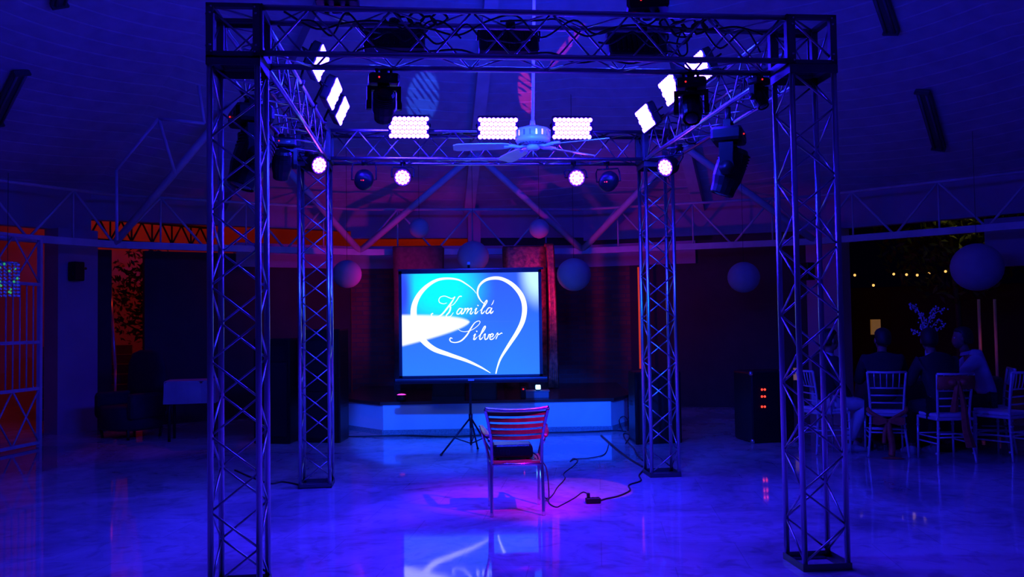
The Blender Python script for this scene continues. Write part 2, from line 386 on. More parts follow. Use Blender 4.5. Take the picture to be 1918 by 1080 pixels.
gw = MB().box((0,0,1.1), (7, .15, 2.2)).build('wall_garden', mat('garden wall', (.06,.035,.03), .9)); gw.location = (10.5, 19.6, 0); gw.rotation_euler[2] = -.5; struct(gw)
for px, lab in ((1833, 'left of two tall thin poles lit orange behind the guests'), (1863, 'right of two tall thin poles lit orange behind the guests')):
    a = at(px, 560, 15.8); o = MB().cyl((0,0,0), (0,0,a.z), .028, n=8).build('garden_pole', mat('pole paint', (.7,.5,.4), .5)); o.location = (a.x, a.y, 0); tag(o, lab, 'pole', 'poles in the garden')
point('pole_lamp', at(1850, 640, 15.4), (1, .15, .02), .8, .04)
p = at(1640, 612, 16.5); t = thing('garden_sign', (p.x, p.y, 0), 'small dim yellow lit board on a post behind the seated guests', 'lit board')
MB().box((0, 0, p.z), (.17, .05, .28)).build('board', mat('lit sign', (.6, .5, .3), .6, emit=(1, .45, .05), es=.13), t); MB().box((0, .045, p.z/2), (.05, .04, p.z)).build('post', black, t)
p = at(1490, 700, 13.4); o = MB().box((0,0,0), (.05,.05,.18)).build('wall_lamp', mat('lit sign', (1,1,1))); o.location = p; tag(o, 'small dim yellow lamp strip low beside the right front tower', 'lamp')

# ---- far left gate and ornament
def gate():
    a = at(-30, 480, 10.6); b = at(75, 480, 11.6); a.z = b.z = 0; d = b-a; L = d.length
    t = thing('metal_gate', a, 'rust lit metal gate with crossed bars at the far left', 'gate', rz=math.atan2(d.y, d.x))
    fr = MB()
    for x in (0, L): fr.box((x,0,1.35), (.05,.05,2.7))
    for z in (.05, .75, 1.35, 2.1, 2.7): fr.box((L/2,0,z), (L,.04,.04))
    fr.build('frame', steelp, t)
    br = MB()
    for k in range(1, 8): br.cyl((L*k/8,0,.75), (L*k/8,0,2.1), .010, n=6)
    for z0, z1 in ((.05,.75), (2.1,2.7)):
        for q in range(2):
            x0, x1 = L*q/2, L*(q+1)/2; br.cyl((x0,0,z0),(x1,0,z1),.012,n=6); br.cyl((x0,0,z1),(x1,0,z0),.012,n=6)
    br.build('bars', steelp, t)
gate()
def ornament():
    p = at(14, 525, 9.0); t = thing('bead_chandelier', p, 'hanging crystal bead ornament with green sparkles at the left edge', 'hanging ornament')
    g = mat('green bead', (.1,.6,.2), .2, emit=(.05,.6,.08), es=.6); c = mat('crystal bead', (.7,.75,.8), .08, spec=1)
    m1, m2 = MB(), MB(); rnd = random.Random(4)
    for k in range(14):
        a = 2*PI*k/14
        for j in range(10):
            q = (math.cos(a)*.10, math.sin(a)*.10, .16-.035*j); (m1 if rnd.random() < .1 else m2).sphere(q, .013, 6, 4)
    m1.build('green_beads', g, t); m2.build('clear_beads', c, t)
    MB().tube([(.10*math.cos(a*PI/8), .10*math.sin(a*PI/8), .18) for a in range(16)], .008, 6, closed=True).build('ring', chrome, t)
    MB().cyl((0,0,.18), (0,0,1.1), .003, n=5).build('cord', black, t)
ornament()

# ================================================================= STAGE
def stage():
    c = on_floor(930, 812); zt = .45
    pts = [on_floor(648, 803), on_floor(718, 814), on_floor(1145, 806), on_floor(1176, 796)]
    back = [node(1, RW-.05, 0), node(0, RW-.05, 0)]
    outl = [Vector((p.x, p.y, 0)) for p in pts] + [Vector((pts[3].x+.1, 15.4, 0)), Vector((pts[0].x-.15, 15.4, 0))]
    t = thing('stage', (c.x, c.y, 0), 'low stage with pale front and dark wooden deck behind screen', 'stage')
    o0 = Vector((c.x, c.y, 0))
    f = MB(); nn = len(outl)
    f.add([v-o0+Vector((0,0,.0)) for v in outl] + [v-o0+Vector((0,0,zt-.04)) for v in outl], [(i, (i+1)%nn, nn+(i+1)%nn, nn+i) for i in range(nn)])
    f.build('riser', mat('stage front paint', (.74,.74,.74), .55, noise=(.66,.66,.66), nscale=2.5), t)
    k = MB(); cen = sum(outl, Vector())/nn
    ex = [v + (v-cen).normalized()*.02 for v in outl[:4]] 
    for i in range(3):
        a, b = ex[i], ex[i+1]; k.add([a-o0, b-o0, b-o0+Vector((0,0,.065)), a-o0+Vector((0,0,.065))], [(0,1,2,3)])
        k.add([a-o0+Vector((0,0,.065)), b-o0+Vector((0,0,.065)), outl[i+1]-o0+Vector((0,0,.065)), outl[i]-o0+Vector((0,0,.065))], [(0,1,2,3)])
    k.build('skirting', mat('speckled skirting', (.30,.30,.32), .5, noise=(.16,.16,.18), nscale=60), t)
    e = MB(); ex = [v + (v-cen).normalized()*.05 for v in outl]
    e.add([v-o0+Vector((0,0,zt-.04)) for v in ex] + [v-o0+Vector((0,0,zt)) for v in ex], [tuple(range(nn)), tuple(range(nn, 2*nn))] + [(i, (i+1)%nn, nn+(i+1)%nn, nn+i) for i in range(nn)])
    e.build('deck', mat('dark varnished deck', (.09,.035,.025), .22, noise=(.05,.02,.016), nscale=6), t)
    return zt
ZS = stage()
fabric = mat('bronze sequin drape', (.42, .10, .05), .45, .3, noise=(.10,.03,.02), nscale=16, bump=.5)
dfabric = mat('dark drape', (.10,.05,.05), .8, noise=(.06,.03,.03), nscale=16, bump=.3)
def drape(px0, px1, py, Y, m, lab, fall):
    a, b = at(px0, py, Y), at(px1, py, Y); W_ = b.x-a.x; t = thing('draped_column', ((a.x+b.x)/2, Y, ZS), lab, 'draped column', 'draped columns behind the screen')
    c = MB(); seg = 24; D = .42; zt = a.z-ZS
    ring = []
    for k in range(seg):
        u = k/seg*4; s_ = int(u); f_ = u-s_
        q = [(-1+2*f_, -1), (1, -1+2*f_), (1-2*f_, 1), (-1, 1-2*f_)][s_]; wob = 1 + .03*math.sin(k*2.4)
        ring.append((q[0]*W_/2*wob*.97, q[1]*D/2*wob))
    c.rings([[(x*g, y*g, z) for x, y in ring] for z, g in ((0,1.0),(.5,.97),(zt*.7,.96),(zt-.12,.99),(zt-.02,1.0),(zt,.96))], smooth=True)
    c.build('drape', m, t)
    if fall:
        s_ = MB(); x0 = W_/2
        for k in range(5):
            s_.tube(smooth_path([(x0-.02+.045*k*.6, -D/2-.02, zt+.01), (x0+.03+.035*k*.5, -D/2-.05, zt-.12), (x0+.05+.02*k, -D/2-.04, zt*.5), (x0+.02+.03*k, -D/2-.03, .02)], 5), .03, 7)
        s_.build('swag', m, t)
drape(737, 831, 463, 14.6, dfabric, 'square dark draped column rising behind the left of screen', False)
drape(940, 1022, 463, 14.4, fabric, 'square bronze draped column with hanging swag right of screen', True)
point('drape_fill', (at(1002, 560, 13.75)), (1, .05, .04), 5, .04)  # red lamps added out of sight behind the screen to tint the drapes
point('drape_fill', (at(768, 560, 13.6)), (1, .05, .12), .5, .05)

# ---- projection screen on tripod
SY = 10.2
def screen():
    foot = on_floor(882, 851); SYd = foot.y
    TL, BR = at(752, 513, SYd), at(1011, 700, SYd); TR = at(1011, 514, SYd)
    cx, cz = (TL.x+BR.x)/2, (TL.z+BR.z)/2; Wd, Hd = BR.x-TL.x, TL.z-BR.z
    t = thing('projection_screen', (foot.x, SYd, 0), 'tripod projection screen showing a glowing heart and two names', 'projection screen')
    ox, oy = foot.x, SYd
    def L(x, y, z): return (x-ox, y-oy, z)
    rot = Matrix.Rotation(ROLL*0, 3, 'Y')
    # surface with the picture thrown on it
    m = bpy.data.materials.new('projected picture'); m.use_nodes = True; nt = m.node_tree; N = nt.nodes.new; K = nt.links.new
    b = nt.nodes['Principled BSDF']; tc = N('ShaderNodeTexCoord'); sp = N('ShaderNodeSeparateXYZ'); K(tc.outputs['Generated'], sp.inputs[0])
    def M(op, a, c=None, d=None):
        q = N('ShaderNodeMath'); q.operation = op
        for i, v in enumerate((a, c, d)):
            if v is None: continue
            if isinstance(v, (int, float)): q.inputs[i].default_value = v
            else: K(v, q.inputs[i])
        return q.outputs[0]
    def smst(v, lo, hi):
        q = N('ShaderNodeMapRange'); q.interpolation_type = 'SMOOTHSTEP'; K(v, q.inputs['Value']); q.inputs['From Min'].default_value = lo; q.inputs['From Max'].default_value = hi; return q.outputs[0]
    def mix(f, a, c):
        q = N('ShaderNodeMix'); q.data_type = 'RGBA'; K(f, q.inputs[0])
        for i, v in ((6, a), (7, c)):
            if isinstance(v, tuple): q.inputs[i].default_value = (*v, 1)
            else: K(v, q.inputs[i])
        return q.outputs[2]
    u, v = sp.outputs['X'], sp.outputs['Z']
    def blob(cu, cv, ru, rv, lo, hi):
        a = M('DIVIDE', M('SUBTRACT', u, cu), ru); c = M('DIVIDE', M('SUBTRACT', v, cv), rv)
        return smst(M('SQRT', M('ADD', M('MULTIPLY', a, a), M('MULTIPLY', c, c))), hi, lo)
    base = mix(M('SUBTRACT', 1, v), (.030, .11, 1.0), (.025, .205, 1.0))
    c1 = mix(blob(.28, .86, .42, .50, .25, 1.0), base, (0.0, .98, 1.0))
    c1 = mix(blob(.30, .55, .55, .45, .2, 1.0), c1, (.02, .22, 1.0)) if False else c1
    c2 = mix(blob(1.0, 1.0, .17, .42, .3, 1.0), c1, (.62, 1.0, 1.0))
    c2 = mix(blob(.0, .82, .11, .5, .2, 1.0), c2, (.03, .07, 1.0))
    tt = M('MINIMUM', M('DIVIDE', u, .497), 1.0); hw = M('MULTIPLY', M('SQRT', M('SUBTRACT', 1.0, tt)), .165); cen = M('ADD', .445, M('MULTIPLY', tt, .075))
    mk = smst(M('SUBTRACT', hw, M('ABSOLUTE', M('SUBTRACT', v, cen))), -.004, .035)
    c3 = mix(mk, c2, (1.15, 1.25, 1.3))
    K(c3, b.inputs['Emission Color']); b.inputs['Emission Strength'].default_value = 1.13
    b.inputs['Base Color'].default_value = (.12, .12, .12, 1); b.inputs['Roughness'].default_value = .9; b.inputs['Specular IOR Level'].default_value = .1
    MB().box(L(cx, oy, cz), (Wd, .006, Hd)).build('screen_surface', m, t, 'white screen fabric with blue and cyan picture')
    # black borders
    bd = MB()
    for x in (TL.x-.018, BR.x+.018): bd.box(L(x, oy+.001, cz), (.036, .008, Hd+.06))
    bd.box(L(cx, oy+.001, TL.z+.018), (Wd+.07, .008, .036)); bd.box(L(cx, oy+.001, BR.z-.012), (Wd+.07, .008, .024))
    bd.build('border', black, t)
    zb = BR.z-.055; cs = MB(); cs.rbox((0,0,0), (.075, Wd+.40*.5, .075), .03, Matrix.Rotation(PI/2, 3, 'Z')); 
    cs = cs.build('case', blackm, t); cs.location = L(cx+.0, oy+.02, zb)
    MB().box(L(cx, oy-.0, zb), (.07, .05, .02)).build('badge', mat('badge', (.3,.3,.35), .4), t)
    MB().cyl(L(TL.x-.04, oy+.01, TL.z+.045), L(BR.x+.06, oy+.01, TL.z+.045), .013).build('top_bar', mat('bar metal', (.3,.32,.34), .35, .8), t)
    MB().cyl((0, .06, .30), (0, .06, TL.z+.10), .015).build('pole', blackm, t)
    MB().cyl((0, .06, TL.z+.10), (0, .06, TL.z+.135), .022, .016).build('hook', mat('hook', (.3,.6,.7), .3), t)
    for k, a in enumerate((math.radians(200), math.radians(318), math.radians(80))):
        e = Vector((math.cos(a)*.36, .06+math.sin(a)*.36, .012)); top = Vector((0, .06, .42)); lg = MB()
        lg.cyl(top, e, .011, n=8); mid = top.lerp(e, .55); lg.cyl(mid, (0, .06, .12), .007, n=6); lg.sphere(e, .016, 8, 6); lg.build('leg', blackm, t)
    MB().cyl((0,.06,.10),(0,.06,.34),.012).cyl((0,.06,.38),(0,.06,.46),.024).build('hub', blackm, t)
    # white drawing: heart and handwriting as ribbons
    wm = mat('projected white line', (.8,.8,.8), .8, emit=(1.3,1.3,1.35), es=1.0)
    sx, sz = Wd/1220, Hd/877
    def S(x, y): return Vector((TL.x + (x-52)*sx - ox, -.0045, TL.z - (y-108)*sz))
    def ribbon(rb, pts, wid, k=8, lift=0):
        P = smooth_path([S(x, y) for x, y in pts], k); n_ = len(P); ws = []
        for i in range(n_):
            g = i/k; j = min(int(g), len(wid)-2); ws.append((wid[j] + (wid[j+1]-wid[j])*(g-j))*sx/2)
        vs = []
        for i, p_ in enumerate(P):
            d = P[min(i+1, n_-1)] - P[max(i-1, 0)]; d.normalize(); nn = Vector((-d.z, 0, d.x)); vs += [p_ + nn*ws[i], p_ - nn*ws[i]]
        vs2 = [q + Vector((0, .0012, 0)) for q in vs]; N_ = len(vs); fs = []
        for i in range(n_-1):
            a = 2*i; fs += [(a, a+1, a+3, a+2), (N_+a, N_+a+2, N_+a+3, N_+a+1), (a, a+2, N_+a+2, N_+a), (a+1, N_+a+1, N_+a+3, a+3)]
        rb.add(vs+vs2, fs)
    h = MB()
    ribbon(h, [(718,285),(690,250),(640,210),(560,165),(450,152),(350,172),(250,240),(183,330),(157,430),(172,560),(230,670),(330,755),(470,808),(620,860),(750,920),(835,970)], [3,6,9,13,18,24,34,44,54,58,52,44,34,26,15,3])
    ribbon(h, [(800,385),(755,345),(729,285),(745,220),(800,172),(880,154),(960,167),(1050,222),(1120,310),(1146,410),(1130,520),(1080,620),(1000,735),(930,840),(897,920),(882,977)], [4,10,14,17,22,28,30,36,42,44,42,36,28,18,12,9])
    h.build('heart_line', wm, t, 'white swirling heart outline')
    k = MB()
    ribbon(k, [(455,362),(425,370),(390,358),(384,330),(405,308),(440,304),(475,318),(500,325),(528,310)], [3,5,6,6,6,6,7,6,3])
    ribbon(k, [(528,310),(495,360),(455,410),(410,460),(365,483),(325,480),(314,460),(330,450)], [5,13,14,13,8,7,9,10])
    ribbon(k, [(588,308),(565,310),(540,345),(510,378),(470,392)], [8,8,6,5,4]); ribbon(k, [(465,390),(486,400),(475,440),(448,470),(455,486),(485,478),(512,446)], [6,13,13,10,8,6,3])
    k.build('script_letter', wm, t, 'handwritten white capital K')
    def letter(strokes, lab):
        q = MB()
        for pts, wd in strokes:
            ws = [wd*.35] + [wd]*(len(pts)-2) + [wd*.35]; ribbon(q, pts, ws, 6)
        q.build('script_letter', wm, t, lab)
    A_ = lambda x, y: [([(x+52,y-42),(x+28,y-46),(x+4,y-16),(x+6,y+2),(x+24,y-2),(x+48,y-32),(x+56,y-44)], 9), ([(x+56,y-46),(x+42,y-14),(x+44,y+2),(x+58,y-6),(x+68,y-20)], 10)]
    letter(A_(540, 458), 'handwritten white letter a')
    letter([([(606,422),(618,412),(614,430),(598,460)], 9), ([(602,448),(628,418),(644,412),(640,432),(626,460)], 9), ([(630,448),(658,418),(674,412),(670,432),(660,456),(672,460),(690,440)], 9)], 'handwritten white letter m')
    I_ = lambda x, y: [([(x+6,y-28),(x+24,y-46),(x+12,y-14),(x+10,y+0),(x+22,y-2),(x+40,y-22)], 10), ([(x+32,y-74),(x+38,y-68),(x+42,y-72)], 10)]
    letter(I_(694, 458), 'handwritten white letter i')
    L_ = lambda x, y: [([(x+0,y-22),(x+40,y-60),(x+66,y-100),(x+62,y-112),(x+44,y-88),(x+18,y-26),(x+16,y+0),(x+30,y-4),(x+48,y-24)], 9)]
    letter(L_(746, 458), 'handwritten white letter l')
    letter(A_(800, 456) + [([(850,388),(862,372),(874,344)], 7)], 'handwritten white letter a with accent')
    S_ = MB(); ribbon(S_, [(552,588),(575,606),(620,612),(680,595),(730,560),(748,532),(735,522),(700,538),(665,585),(630,640),(580,688),(530,704),(490,698),(476,680),(484,664),(500,670)], [3,4,5,5,5,5,6,7,11,13,12,8,8,9,9,6]); S_.build('script_letter', wm, t, 'handwritten white capital S')
    letter(I_(680, 680), 'handwritten white letter i'); letter(L_(728, 680), 'handwritten white letter l')
    letter([([(774,650),(792,634),(788,662),(792,682),(812,672),(826,640),(838,642),(846,636)], 9)], 'handwritten white letter v')
    letter([([(834,664),(856,656),(864,640),(850,634),(834,656),(836,680),(856,680),(880,658)], 9)], 'handwritten white letter e')
    letter([([(880,658),(902,628),(906,640),(922,638),(930,630)], 8), ([(908,640),(892,668),(886,682)], 9), ([(922,638),(938,628),(944,636)], 8)], 'handwritten white letter r')
screen()

# ================================================================= TRUSS STRUCTURE
TW = {'FL': (-1.5954, 5.187), 'FR': (1.8533, 5.5304), 'BL': (-1.8728, 8.4593), 'BR': (1.443, 8.7732)}
ZT, HB, CA, CR = 3.375, .1525, .134, .0175; TH = .0965
NM = {'FL': 'left front', 'FR': 'right front', 'BL': 'left back', 'BR': 'right back'}
def lattice(t, L, hp, z0, phase):      # along local +Z from z0, four faces
    for f in range(4):
        m = MB(); k = 0; z = z0; R = Matrix.Rotation(f*PI/2, 3, 'Z'); s = 1 if (f+phase) % 2 else -1
        while z + hp <= L + 1e-4:
            m.cyl(R @ Vector((s*CA, -CA, z)), R @ Vector((-s*CA, -CA, z+hp)), .0068, n=6); z += hp; s = -s
        m.build('lattice', alu, t)
def ladder_frame(mb, z, th=.012):
    for a in range(4):
        R = Matrix.Rotation(a*PI/2, 3, 'Z'); mb.box(R @ Vector((0, -HB+.022, z)), (.305, .044, th) if a % 2 == 0 else (.044, .305, th))
first = None
for key, (x, y) in TW.items():
    lab = {'FL': 'tall box truss tower at left front, nearest the camera', 'FR': 'tall box truss tower at right front, beside the seated guests',
           'BL': 'box truss tower at left back, left of the stage front', 'BR': 'box truss tower at right back, standing right of the stage'}[key]
    if first is None:
        t = thing('truss_tower', (x, y, 0), lab, 'truss tower', 'four box truss towers', TH); first = t
        L = ZT - 2*HB
        for sx in (-1, 1):
            for sy in (-1, 1): MB().cyl((sx*CA, sy*CA, .012), (sx*CA, sy*CA, L), CR, n=14).build('chord', alu, t)
        lattice(t, L-.05, (L-.10)/14, .05, 0)
        m = MB(); ladder_frame(m, .006, .012)
        for a in range(4):
            R = Matrix.Rotation(a*PI/2, 3, 'Z'); m.box(R @ Vector((0, -HB+.003, .024)), (.305, .006, .036) if a % 2 == 0 else (.006, .305, .036))
        m.build('base_frame', plate, t)
        m = MB(); ladder_frame(m, L-.008)
        for a in range(4):
            R = Matrix.Rotation(a*PI/2, 3, 'Z'); m.box(R @ Vector((0, -HB+.003, L-.03)), (.305, .006, .05) if a % 2 == 0 else (.006, .305, .05))
        m.build('top_frame', plate, t)
    else: dup(first, (x, y, 0), label=lab)
first = None
for key, (x, y) in TW.items():
    lab = f'cube shaped truss corner block on top of the {NM[key]} tower'
    if first is None:
        t = thing('corner_block', (x, y, ZT-2*HB), lab, 'truss corner block', 'four truss corner blocks', TH); first = t
        m = MB(); S = 2*HB; e = .042
        for a in (-1, 1):
            for b in (-1, 1):
                m.box((a*(HB-e/2), b*(HB-e/2), HB), (e, e, S)); m.box((0, a*(HB-e/2), HB+b*(HB-.0125)), (S, e, .025)); m.box((a*(HB-e/2), 0, HB+b*(HB-.0125)), (e, S, .025))
        m.build('frame', plate, t, bevel=.002)
        m = MB(); q = HB-.02
        for a in range(4):
            R = Matrix.Rotation(a*PI/2, 3, 'Z'); m.cyl(R @ Vector((-q, -q, .28)), R @ Vector((q, -q, .03)), .007, n=6)
        m.cyl((-q, -q, .295), (q, q, .295), .007, n=6); m.build('diagonals', alu, t)
        m = MB()
        for a in range(4):
            R = Matrix.Rotation(a*PI/2, 3, 'Z')
            for sx in (-1, 1):
                for z in (.022, .283, .06, .245): m.cyl(R @ Vector((sx*(HB-.03 if z in (.022,.283) else HB-.018), -HB-.004, z)), R @ Vector((sx*(HB-.03), -HB+.002, z)), .006, n=6)
        m.build('bolts', mat('zinc bolt', (.7,.7,.72), .3, 1), t)
    else: dup(first, (x, y, ZT-2*HB), label=lab)
beams = {}
for (ka, kb), lab in {('FL','FR'): 'front overhead box truss beam, nearest the camera', ('BL','BR'): 'back overhead box truss beam carrying the three brightest panels',
                      ('FL','BL'): 'left side overhead box truss beam', ('FR','BR'): 'right side overhead box truss beam'}.items():
    A, B = Vector((*TW[ka], ZT-HB)), Vector((*TW[kb], ZT-HB)); d = (B-A); D = d.normalized()
    A2 = A + D*(HB+.002); L = d.length - 2*HB - .004
    x = Vector((0,0,1)); y = D.cross(x); R = Matrix((x, y, D)).transposed()
    t = thing('truss_beam', A2, lab, 'truss beam', 'four overhead truss beams', R=R); beams[ka+kb] = (A, B, D)
    for sx in (-1, 1):
        for sy in (-1, 1): MB().cyl((sx*CA, sy*CA, 0), (sx*CA, sy*CA, L), CR, n=14).build('chord', alu, t)
    lattice(t, L-.04, (L-.08)/13, .04, 1)
    for z in (.006, L-.006):
        m = MB(); ladder_frame(m, z); m.build('end_frame', plate, t)
# ---------------------------------------------------------------- LED wash panels, twelve of them
def led_mat(name, col):
    return mat(name, (.9,.9,.95), .3, emit=col, es=1.0)
led_back, led_side = led_mat('blue white LED face, back row', PANEL_BACK), led_mat('blue white LED face', PANEL)
led_front = led_mat('blue white LED face, front row', (4.5, 9.0, 400.0))
PWD, PHT, PDP = .385, .215, .07
def led_panel(loc, R, lm, label, anchor):
    t = thing('led_panel', loc, label, 'LED light panel', 'twelve LED light panels on the truss', R=R)
    MB().rbox((0,0,0), (PWD, PDP, PHT), .018).build('housing', lampbody, t)
    fins = MB()
    for k in range(9): fins.box((-PWD*.36+k*PWD*.09, PDP/2+.008, 0), (.006, .018, PHT*.8))
    fins.build('cooling_fins', lampbody, t)
    m = MB(); nx, ny = 9, 5; r = .0222
    for j in range(ny):
        for i in range(nx - (j % 2)):
            x = (i - (nx-1)/2 + .5*(j % 2))*.0415; z = (j-(ny-1)/2)*.0405
            m.lathe([(r, 0), (r*.9, .006), (r*.35, .010)], (x, -PDP/2-.002, z), 8, Matrix.Rotation(PI/2, 3, 'X'))
    o = m.build('led_grid', lm, t, 'glowing rows of LED lenses'); o['kind'] = 'stuff'
    inv = R.transposed(); a = inv @ (Vector(anchor) - Vector(loc))
    y = MB()
    for s in (-1, 1):
        y.tube([(s*(PWD/2+.006), .0, 0), (s*(PWD/2+.008), PDP/2+.02, .01), (s*PWD/2*.98, PDP/2+.05, .015)], .007, 6)
    y.cyl((-PWD/2, PDP/2+.05, .015), (PWD/2, PDP/2+.05, .015), .008, n=6); y.cyl((0, PDP/2+.05, .015), a, .010, n=6)
    y.build('yoke', black, t); MB().lathe([(.03,-.025),(.034,0),(.03,.025)], a, 10).build('clamp', black, t)
TILT = math.radians(24)
rows = [('BLBR', [(766,237,8.33),(932,239,8.36),(1071,239,8.40)], (0,-1), led_back, ['bright LED panel at the left of the back row, alone', 'brightest LED panel just left of the ceiling fan hub', 'brightest LED panel just right of the ceiling fan hub']),
        ('FLBL', [(592,115,6.7),(619,173,7.4),(634.5,205,8.05)], (1,0), led_side, ['white slanted LED panel high at left, crossed by the front beam', 'white slanted LED panel in the middle of the left beam', 'white slanted LED panel lowest on left beam, near back corner']),
        ('FRBR', [(1316,127,6.6),(1262,165,7.27),(1215,219,8.05)], (-1,0), led_side, ['slanted LED panel high at right, crossed by the front beam', 'slanted LED panel on the right beam half hidden by a moving head', 'slanted LED panel lowest on the right beam, near the back corner']),
        ('FLFR', [(739,70,5.57),(952,76,5.64),(1192,83,5.72)], (0,1), led_front, ['dark back of the left LED panel on the front beam', 'dark back of the middle LED panel on the front beam', 'dark back of the right LED panel on the front beam'])]
for key, pts, side, lm, labs in rows:
    A, B, D = beams[key]; nrm = Vector((-D.y, D.x, 0)); nrm = nrm if nrm.dot(Vector((*side, 0))) > 0 else -nrm
    dirv = nrm*math.cos(TILT) - Vector((0,0,1))*math.sin(TILT); R = aim(dirv)
    for (px, py, Y), lab in zip(pts, labs):
        p = at(px, py, Y); tt = (p-A).dot(D); anc = A + D*tt + nrm*CA + Vector((0,0,CA+.01))
        led_panel(p, R, lm, lab, anc)

# ---------------------------------------------------------------- par cans
par_on = mat('par lens glowing', (.9,.8,.9), .3, emit=PAR, es=1.0)
redled = mat('red indicator', (.8,.05,.02), .4, emit=(1,.02,.03), es=1.5)
def par_light(loc, d, lab, lit, anchor, s=1.0, grp='par lights under the truss'):
    R = aim(d); t = thing('par_light', loc, lab, 'par light', grp, R=R)
    m = MB(); Q = Matrix.Rotation(PI/2, 3, 'X')
    m.lathe([(r*s, z*s) for r, z in ((.035,-.15),(.07,-.145),(.088,-.11),(.092,-.02),(.092,.02),(.088,.02),(.082,.0))], (0,0,0), 22, Q, cap=True); m.build('can', lampbody, t)
    m = MB()
    if lit:
        for ring, n_, rr in ((0,1,0),(1,6,.031),(2,12,.060)):
            for k in range(n_):
                a = 2*PI*k/n_; m.lathe([(.0165*s,0),(.014*s,.006),(.004*s,.009)], (rr*s*math.cos(a), -.012*s, rr*s*math.sin(a)), 8, Q)
        o = m.build('led_cluster', par_on, t, 'glowing pinkish white LED cluster'); o['kind'] = 'stuff'
    else: m.lathe([(.08*s, 0), (.06*s,.012), (.01*s,.018)], (0,-.008,0), 18, Q).build('lens', lens_dark, t)
    inv = R.transposed(); a = inv @ (Vector(anchor)-Vector(loc)); upv = a.normalized()
    y = MB(); w_ = .115*s; tp = upv*.15*s
    y.tube([Vector((-w_+.02,.04,0)), Vector((-w_,.04,0)), Vector((-w_,.02,0))+tp*.7, Vector((-w_*.9,0,0))+tp, Vector((w_*.9,0,0))+tp, Vector((w_,.02,0))+tp*.7, Vector((w_,.04,0)), Vector((w_-.02,.04,0))], .008, 6)
    y.cyl(tp, a, .012, n=8); y.build('yoke', black, t)
    MB().cyl(a-Vector((.025,0,0)), a+Vector((.025,0,0)), .032, n=10).build('clamp', black, t)
    if not lit: MB().sphere((.0,.152*s,.02), .007, 8, 6).sphere((.02,.152*s,.02), .005, 8, 6).build('indicator', redled, t)
def under(key, px, Y, side=0, dz=-CA-.01):       # point on the lower chord near image column px
    A, B, D = beams[key]; p = at(px, 300, Y); tt = (p-A).dot(D); nrm = Vector((-D.y, D.x, 0)); return A + D*tt + nrm*side*CA + Vector((0,0,dz))
CX = Vector((-.05, 7.0, 0))
def lit_par(px, py, Y, d, lab, key, side, tgt, pw):
    p = at(px, py, Y); par_light(p, d, lab, True, under(key, px, Y, side), .92, 'four lit par lights under the truss')
    dd = Vector(d).normalized(); spot('par_beam', p + dd*.035, tgt, (.40, .0, 1.0), pw, math.radians(62), .7, .05)
lit_par(754, 332, 8.42, (.06, -1, -.30), 'lit round par light under the back beam, left of middle', 'BLBR', 0, (-.5, 6.0, 0), 22)
lit_par(1080, 333, 8.5, (-.02, -1, -.30), 'lit round par light under the back beam, right of middle', 'BLBR', 0, (.6, 6.0, 0), 22)
lit_par(597, 309, 8.05, (.75, -.80, -.30), 'lit round par light in the left back corner of the truss', 'FLBL', -.0, (.4, 6.2, 0), 34)
lit_par(1247, 313, 8.0, (-.75, -.80, -.35), 'lit round par light in the right back corner of the truss', 'FRBR', 0, (-.2, 6.2, 0), 34)
par_light(at(682, 335, 8.5), (-.1, .9, .35), 'unlit black par can left of the two lit ones under back beam', False, under('BLBR', 682, 8.5), 1.0, 'unlit par lights under the back beam')
par_light(at(1141, 338, 8.6), (.25, .9, .35), 'unlit black par can right of the two lit ones under back beam', False, under('BLBR', 1141, 8.6), 1.0, 'unlit par lights under the back beam')

